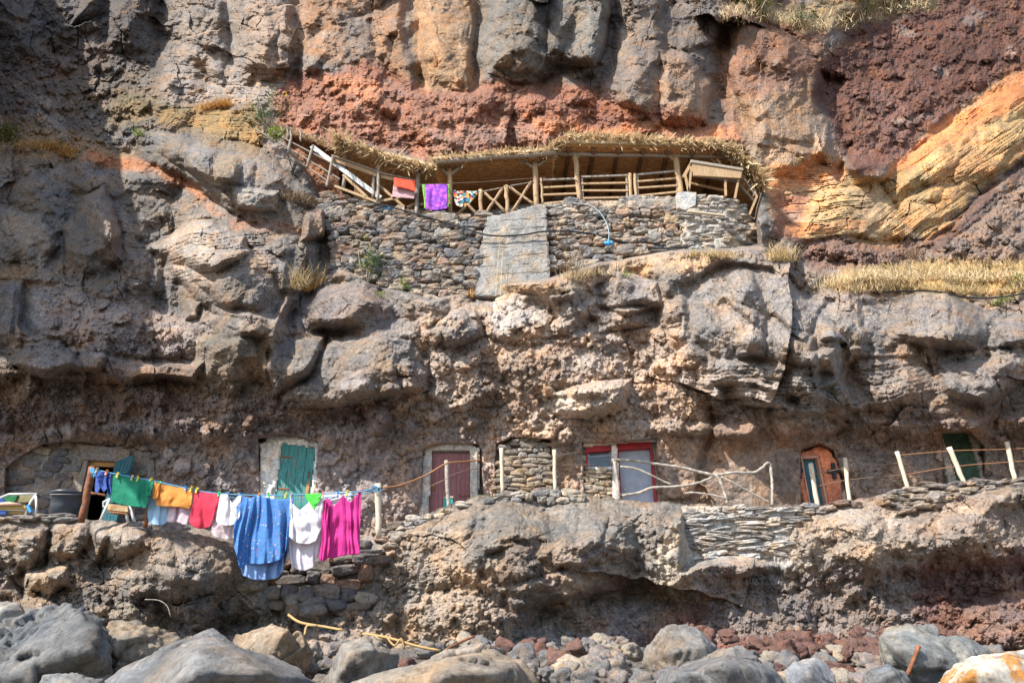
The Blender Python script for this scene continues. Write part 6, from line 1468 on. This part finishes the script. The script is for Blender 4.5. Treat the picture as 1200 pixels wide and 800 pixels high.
# rubble between the boulders: a few stone shapes, copied
protos = []
for k in range(9):
    mb = MB(); stone_blob(mb, Vector((0, 0, 0)), 1, random.uniform(.7, 1.0), random.uniform(.55, .85), random.choice([(.22, .205, .19), (.28, .24, .195), (.19, .175, .165), (.32, .27, .21), (.15, .085, .07), (.235, .2, .18), (.165, .095, .075)]), 10, random.choice((2.4, 3, 3.8)), .42, 0.0, True)
    protos.append(mb)
rp = []
for k, mb in enumerate(protos):
    o = mb.build('beach_stone', M_BOULDER, None, True); rp.append(o)
used = set()
def place_stone(x, y, D, s, kind=None, red=False):
    k = kind if kind is not None else random.choice([0, 1, 2, 3, 5, 7, 8] if not red else [4, 6, 4, 6])
    src = rp[k % len(rp)]
    if k not in used: o = src; used.add(k)
    else: o = src.copy(); COL.objects.link(o)
    o.location = pt(x, y, D); o.scale = (s, s, s*random.uniform(.8, 1.1)); o.rotation_euler = (random.uniform(-.5, .5), random.uniform(-.5, .5), random.uniform(0, 6.28))
    tag(o, 'one of the many small broken stones lying loose between the beach boulders', 'stone', 'loose stones on the beach')
cols_ = [o.data.attributes['rock_colour'].data[0].color[:3] for o in rp]
redk = [i for i, c in enumerate(cols_) if c[0] > 1.6*c[1]]; grk = [i for i in range(len(rp)) if i not in redk]
rs = random.Random(99)
for n_, (x0, x1, y0, y1, D0, D1, s0, s1, red) in ((46, (560, 800, 766, 800, 12.5, 11, .10, .26, .15)), (34, (860, 1060, 772, 802, 12.5, 10, .08, .22, .1)), (34, (780, 960, 742, 775, 15.5, 13.5, .10, .28, .85)),
                                                  (18, (920, 1030, 752, 775, 15.5, 14, .1, .24, .8)), (16, (1060, 1215, 758, 778, 14.5, 13, .1, .3, .5)), (22, (340, 480, 755, 790, 13, 12, .08, .22, .1)), (14, (0, 130, 770, 802, 10.5, 9.5, .08, .2, .0)), (12, (590, 720, 758, 772, 14.5, 13.5, .1, .25, .3)), (30, (470, 760, 752, 764, 16, 14.6, .10, .28, .1)), (12, (1000, 1100, 742, 756, 16, 15, .1, .25, .6))):
    for i in range(n_):
        f = rs.random(); isred = rs.random() < red and redk
        place_stone(rs.uniform(x0, x1), y0+(y1-y0)*f, D0+(D1-D0)*f, rs.uniform(s0, s1), rs.choice(redk) if isred else rs.choice(grk))
for i, o in enumerate(rp):
    if i not in used: bpy.data.objects.remove(o)
# cane litter and rods
def cane(pts, r, label, m_, name='cane', grp=None, cat='cane'):
    tag(MB().tube(catmull([pt(*q) for q in pts], 4), r, 7, .1).build(name, m_, None, True), label, cat, grp)
M_CANE = mat('yellow_cane', (.42, .27, .11), .6, .3, 8, .2, (4, 4, 4))
cane([(425, 742, 12.4), (455, 747, 12.3), (490, 757, 12.2), (516, 762, 12.2)], .024, 'longest yellow dry cane lying across the rubble behind the brownish boulder', M_CANE, grp='dry canes on the beach')
cane([(440, 744, 12.3), (446, 752, 12.2), (452, 762, 12.1)], .02, 'short bent yellow cane crossing under the longest cane', M_CANE, grp='dry canes on the beach')
cane([(452, 744, 12.3), (462, 756, 12.2), (470, 748, 12.2), (474, 760, 12.2)], .018, 'kinked yellow cane in the middle of the cane litter', M_CANE, grp='dry canes on the beach')
cane([(338, 720, 14), (352, 729, 13.8), (380, 734, 13.7), (402, 738, 13.6)], .025, 'thin orange cane on the dark ground below the white dress', M_CANE, grp='dry canes on the beach')
cane([(357, 744, 13.4), (360, 733, 13.5), (372, 733, 13.5)], .022, 'thin hooked orange cane near the tan boulder', M_CANE, grp='dry canes on the beach')
cane([(522, 761, 12.6), (540, 752, 12.8), (556, 745, 13)], .022, 'thin dark rusty wire rod bent along the foot of the cliff', M_RUST, 'rusty_rod', 'rusty rods on the beach', 'rod')
cane([(1063, 791, 9.9), (1071, 772, 9.9), (1077, 756, 9.9)], .028, 'short rusty rod stuck upright in front of the leaning slab', M_RUST, 'rusty_rod', 'rusty rods on the beach', 'rod')
cane([(170, 702, 14.6), (186, 703, 14.5), (196, 710, 14.5), (200, 722, 14.5)], .009, 'thin grey curved pipe in the dark hollow below the ledge', M_WOODG, 'curved_pipe', None, 'pipe')

# ================================================================== PLANTS
def leaf_mat(name, c, tr=.35): return mat(name, c, .6, .4, 12, 0, transl=tr, spec=.2)
ML_G = leaf_mat('leaf_green', (.10, .16, .035)); ML_B = leaf_mat('leaf_bluegreen', (.12, .17, .085)); ML_O = leaf_mat('leaf_olive', (.17, .17, .045)); ML_L = leaf_mat('leaf_lime', (.24, .30, .06))
ML_S = leaf_mat('straw', (.60, .45, .23)); ML_SP = leaf_mat('pale_straw', (.70, .56, .34)); ML_SO = leaf_mat('orange_straw', (.62, .34, .10)); ML_Y = leaf_mat('yellow_flower', (.75, .58, .03)); ML_BR = leaf_mat('dry_brown', (.24, .16, .09))
def leaves(centre, rad, n, size, rnd, flat=1.0, hollow=.3):
    mb = MB(); cl = [Vector((rnd.gauss(0, .5), rnd.gauss(0, .4), rnd.gauss(0, .5))) for _ in range(8)]
    for i in range(n):
        c = rnd.choice(cl); d = c+Vector((rnd.gauss(0, .3), rnd.gauss(0, .3), rnd.gauss(0, .3)))
        if d.length > 1.25: d *= 1.25/d.length
        p = centre+Vector((d.x*rad.x, d.y*rad.y, d.z*rad.z)); a = Vector((rnd.gauss(0, 1), rnd.gauss(0, 1), rnd.gauss(0, .7)+.3)).normalized(); b = a.orthogonal().normalized(); l = size*rnd.uniform(.6, 1.4)
        mb.add([p, p+a*l*.5+b*l*.22, p+a*l, p+a*l*.5-b*l*.22], [(0, 1, 2, 3)])
    return mb
def blades(pts, n, lr, rnd, lean=.35, wid=.012, spread=(.25, .2)):
    """tufts of dry stalks growing along a line of world points"""
    mb = MB()
    for i in range(n):
        p = rnd.choice(pts)+Vector((rnd.gauss(0, spread[0]), rnd.gauss(0, spread[1]), rnd.uniform(-.05, .03))); l = rnd.uniform(*lr)
        d = Vector((rnd.gauss(0, lean), rnd.gauss(-.1, lean), 1)).normalized(); s = Vector((rnd.uniform(-1, 1), rnd.uniform(-1, 1), 0)).normalized()*wid*rnd.uniform(.6, 1.4)
        m_ = p+d*l*.6; e = p+d*l+Vector((d.x, d.y, -.2))*l*.25
        mb.add([p-s, p+s, m_+s*.8, m_-s*.8, e], [(0, 1, 2, 3), (3, 2, 4)])
    return mb
def shrub(x, y, w, hgt, D, label, leafm, n, size, flowers=0, stems=5, seed=1, name='shrub', cat='shrub'):
    rnd = random.Random(seed); s_ = px(D, y); b = pt(x, y, D); h = thing(name, b, label, cat)
    st = MB(); top = Vector((0, 0, hgt*s_))
    for k in range(stems):
        e = b+top*rnd.uniform(.6, .95)+Vector((rnd.uniform(-.45, .45)*w*s_, rnd.uniform(-.3, .3)*w*s_, 0)); mid_ = b.lerp(e, .5)+Vector((rnd.gauss(0, .08), rnd.gauss(0, .05), 0))
        st.tube([b, mid_, e], [.022, .016, .007], 5)
    st.build('stem', M_WOODG, h, True)
    leaves(b+top*.62, Vector((w*s_*.48, w*s_*.4, hgt*s_*.42)), n, size, rnd).build('foliage', leafm, h)
    if flowers: leaves(b+top*.75, Vector((w*s_*.5, w*s_*.4, hgt*s_*.36)), flowers, size*.75, rnd).build('flower', ML_Y, h)
    return h
def md(x, y): return main_D(x, y)
shrub(430, 334, 32, 58, 20.15, 'tall grey-green bush with yellow flowers growing against the dry-stone wall', ML_B, 520, .12, 46, 6, 1)
shrub(445, 366, 14, 24, 19.6, 'small bright green weed beside the weathered board', ML_L, 150, .10, 6, 4, 2, 'weed', 'plant')
shrub(473, 343, 12, 18, 20.1, 'tiny yellow flowering weed at the foot of the dry-stone wall', ML_L, 80, .09, 16, 3, 3, 'weed', 'plant')
shrub(310, 150, 46, 46, 20.7, 'yellow flowering bush at the upper end of the stair railing', ML_B, 560, .13, 60, 7, 4)
shrub(321, 168, 26, 16, 20.3, 'low grassy green plant under the stair railing', ML_L, 240, .13, 0, 5, 5, 'weed', 'plant')
shrub(8, 172, 36, 24, md(12, 168)-.15, 'rounded olive green cushion bush at the photo edge', ML_O, 800, .11, 30, 6, 6)
shrub(160, 162, 18, 14, md(160, 160)-.1, 'small lime green cushion on the ochre ledge', ML_L, 240, .09, 0, 4, 7)
shrub(885, 14, 46, 24, md(885, 12)-.2, 'olive green bush at the skyline beside the red scoria', ML_O, 520, .18, 14, 6, 8)
shrub(935, 30, 50, 22, md(935, 28)-.2, 'grey-green bush above the shadowed scoria gully', ML_B, 560, .18, 0, 6, 9)
shrub(1010, 16, 30, 16, md(1010, 16)-.2, 'lime green bush in the middle of the skyline grass', ML_L, 320, .17, 0, 5, 10)
shrub(1045, 14, 36, 18, md(1045, 14)-.2, 'pale grey-green bush toward the end of the skyline grass', ML_B, 360, .17, 0, 5, 11)
shrub(1195, 337, 22, 15, md(1190, 336)-.1, 'dark green tuft in the straw grass near the photo edge', ML_G, 260, .11, 0, 5, 12)
shrub(1174, 361, 24, 13, md(1174, 358)-.1, 'light green weed below the black hose', ML_L, 240, .11, 0, 5, 13, 'weed', 'plant')
shrub(834, 304, 10, 8, md(834, 304)-.1, 'tiny green weed in straw below the mortared wall', ML_L, 90, .08, 0, 3, 14, 'weed', 'plant')
shrub(735, 328, 14, 10, md(735, 326)-.1, 'tiny green weed in the straw above the big grey outcrop', ML_L, 100, .08, 0, 3, 15, 'weed', 'plant')
shrub(1086, 425, 12, 30, md(1086, 424)-.15, 'thin solitary green weed on the bare grey rock', ML_L, 46, .10, 0, 3, 16, 'weed', 'plant')
def tuft(line, n, lr, label, m_, seed, lean=.35, spread=(.25, .15), wid=.012, name='dry_grass', off=.12, stuff=True):
    rnd = random.Random(seed); P_ = []
    for i in range(len(line)-1):
        for k in range(14):
            f = k/14; x = line[i][0]+(line[i+1][0]-line[i][0])*f; y = line[i][1]+(line[i+1][1]-line[i][1])*f
            P_.append(pt(x, y, md(x, y)-off))
    if n > 300: P_ = [p for p in rnd.sample(P_, max(6, int(len(P_)*.45)))]
    o = tag(blades(P_, n, lr, rnd, lean, wid, spread).build(name, m_), label, 'grass')
    if stuff: o['kind'] = 'stuff'
    return o
tuft([(970, 336), (1010, 326), (1050, 330), (1100, 326), (1150, 330), (1215, 326)], 1872, (.15, .55), 'band of dry straw grass on the ledge below the sandstone', ML_SP, 1, .5, (.3, .2), .013)
tuft([(985, 342), (1040, 337), (1100, 338), (1160, 344), (1215, 338)], 1080, (.12, .4), 'lower fringe of straw grass along the black hose', ML_S, 2, .5, (.3, .15), .012)
tuft([(1030, 322), (1080, 318), (1140, 318), (1215, 312)], 792, (.2, .6), 'taller dry grass behind the straw band', ML_S, 3, .4, (.3, .2), .012)
tuft([(340, 338), (352, 336), (368, 330)], 260, (.3, 1.0), 'spiky golden dry grass tuft beside the dry-stone wall foot', ML_S, 4, .45, (.18, .1), .013, stuff=False)
tuft([(352, 340), (366, 336), (376, 326)], 340, (.12, .4), 'short golden grass mat on the smooth rock crest', ML_SO, 5, .5, (.15, .1), .014)
tuft([(905, 306), (915, 304), (928, 306)], 240, (.3, .9), 'golden dry grass tuft below the rounded mortared wall', ML_S, 6, .4, (.15, .1), .012, stuff=False)
tuft([(810, 300), (840, 300), (870, 302)], 420, (.08, .3), 'straw fringe under the mortared wall', ML_S, 7, .5, (.2, .1), .012)
tuft([(665, 326), (690, 322), (705, 320)], 420, (.1, .35), 'straw mat at the foot of the brownish dry-stone wall', ML_SP, 8, .5, (.2, .1), .012)
tuft([(550, 348), (560, 346), (568, 346)], 200, (.1, .35), 'orange dry tuft at the buttress foot', ML_SO, 9, .5, (.12, .1), .012, stuff=False)
tuft([(28, 172), (60, 172), (85, 180)], 700, (.12, .35), 'orange brown dry grass beside the olive cushion bush', ML_SO, 10, .5, (.3, .15), .014)
tuft([(72, 182), (86, 184)], 160, (.12, .35), 'small orange grass tuft where the red path begins', ML_SO, 11, .5, (.12, .1), .014, stuff=False)
tuft([(240, 128), (255, 124), (270, 125)], 420, (.2, .5), 'brown dry fern tuft above the ochre ledge', ML_SO, 12, .6, (.2, .1), .016, stuff=False)
tuft([(855, 18), (900, 24), (950, 34), (1000, 26), (1050, 14), (1095, 4)], 936, (.25, .8), 'pale skyline grass on the top of the scoria slope', ML_SP, 13, .5, (.4, .3), .018)
tuft([(590, 345), (592, 345)], 9, (1.9, 3.1), 'tall thin dry stalks in front of the concrete buttress', ML_SP, 14, .05, (.12, .03), .014, 'dry_stalk', .5, False)
tuft([(660, 322), (672, 322), (684, 318)], 26, (.7, 1.7), 'thin dry stalks standing before the brownish dry-stone wall', ML_BR, 15, .18, (.15, .05), .012, 'dry_stalk', .4, False)
tuft([(540, 335), (547, 338)], 40, (.4, 1.4), 'thin brown dead stalks beside the concrete buttress', ML_BR, 16, .2, (.1, .05), .01, 'dry_stalk', .5, False)
tuft([(335, 232), (350, 235), (368, 245)], 420, (.12, .35), 'grey dry scrub on the slope under the stair', ML_BR, 17, .6, (.35, .2), .014)
tuft([(1065, 302), (1075, 300)], 90, (.2, .6), 'grey dead twigs between scoria block and sandstone', ML_BR, 18, .4, (.15, .1), .01, stuff=False)
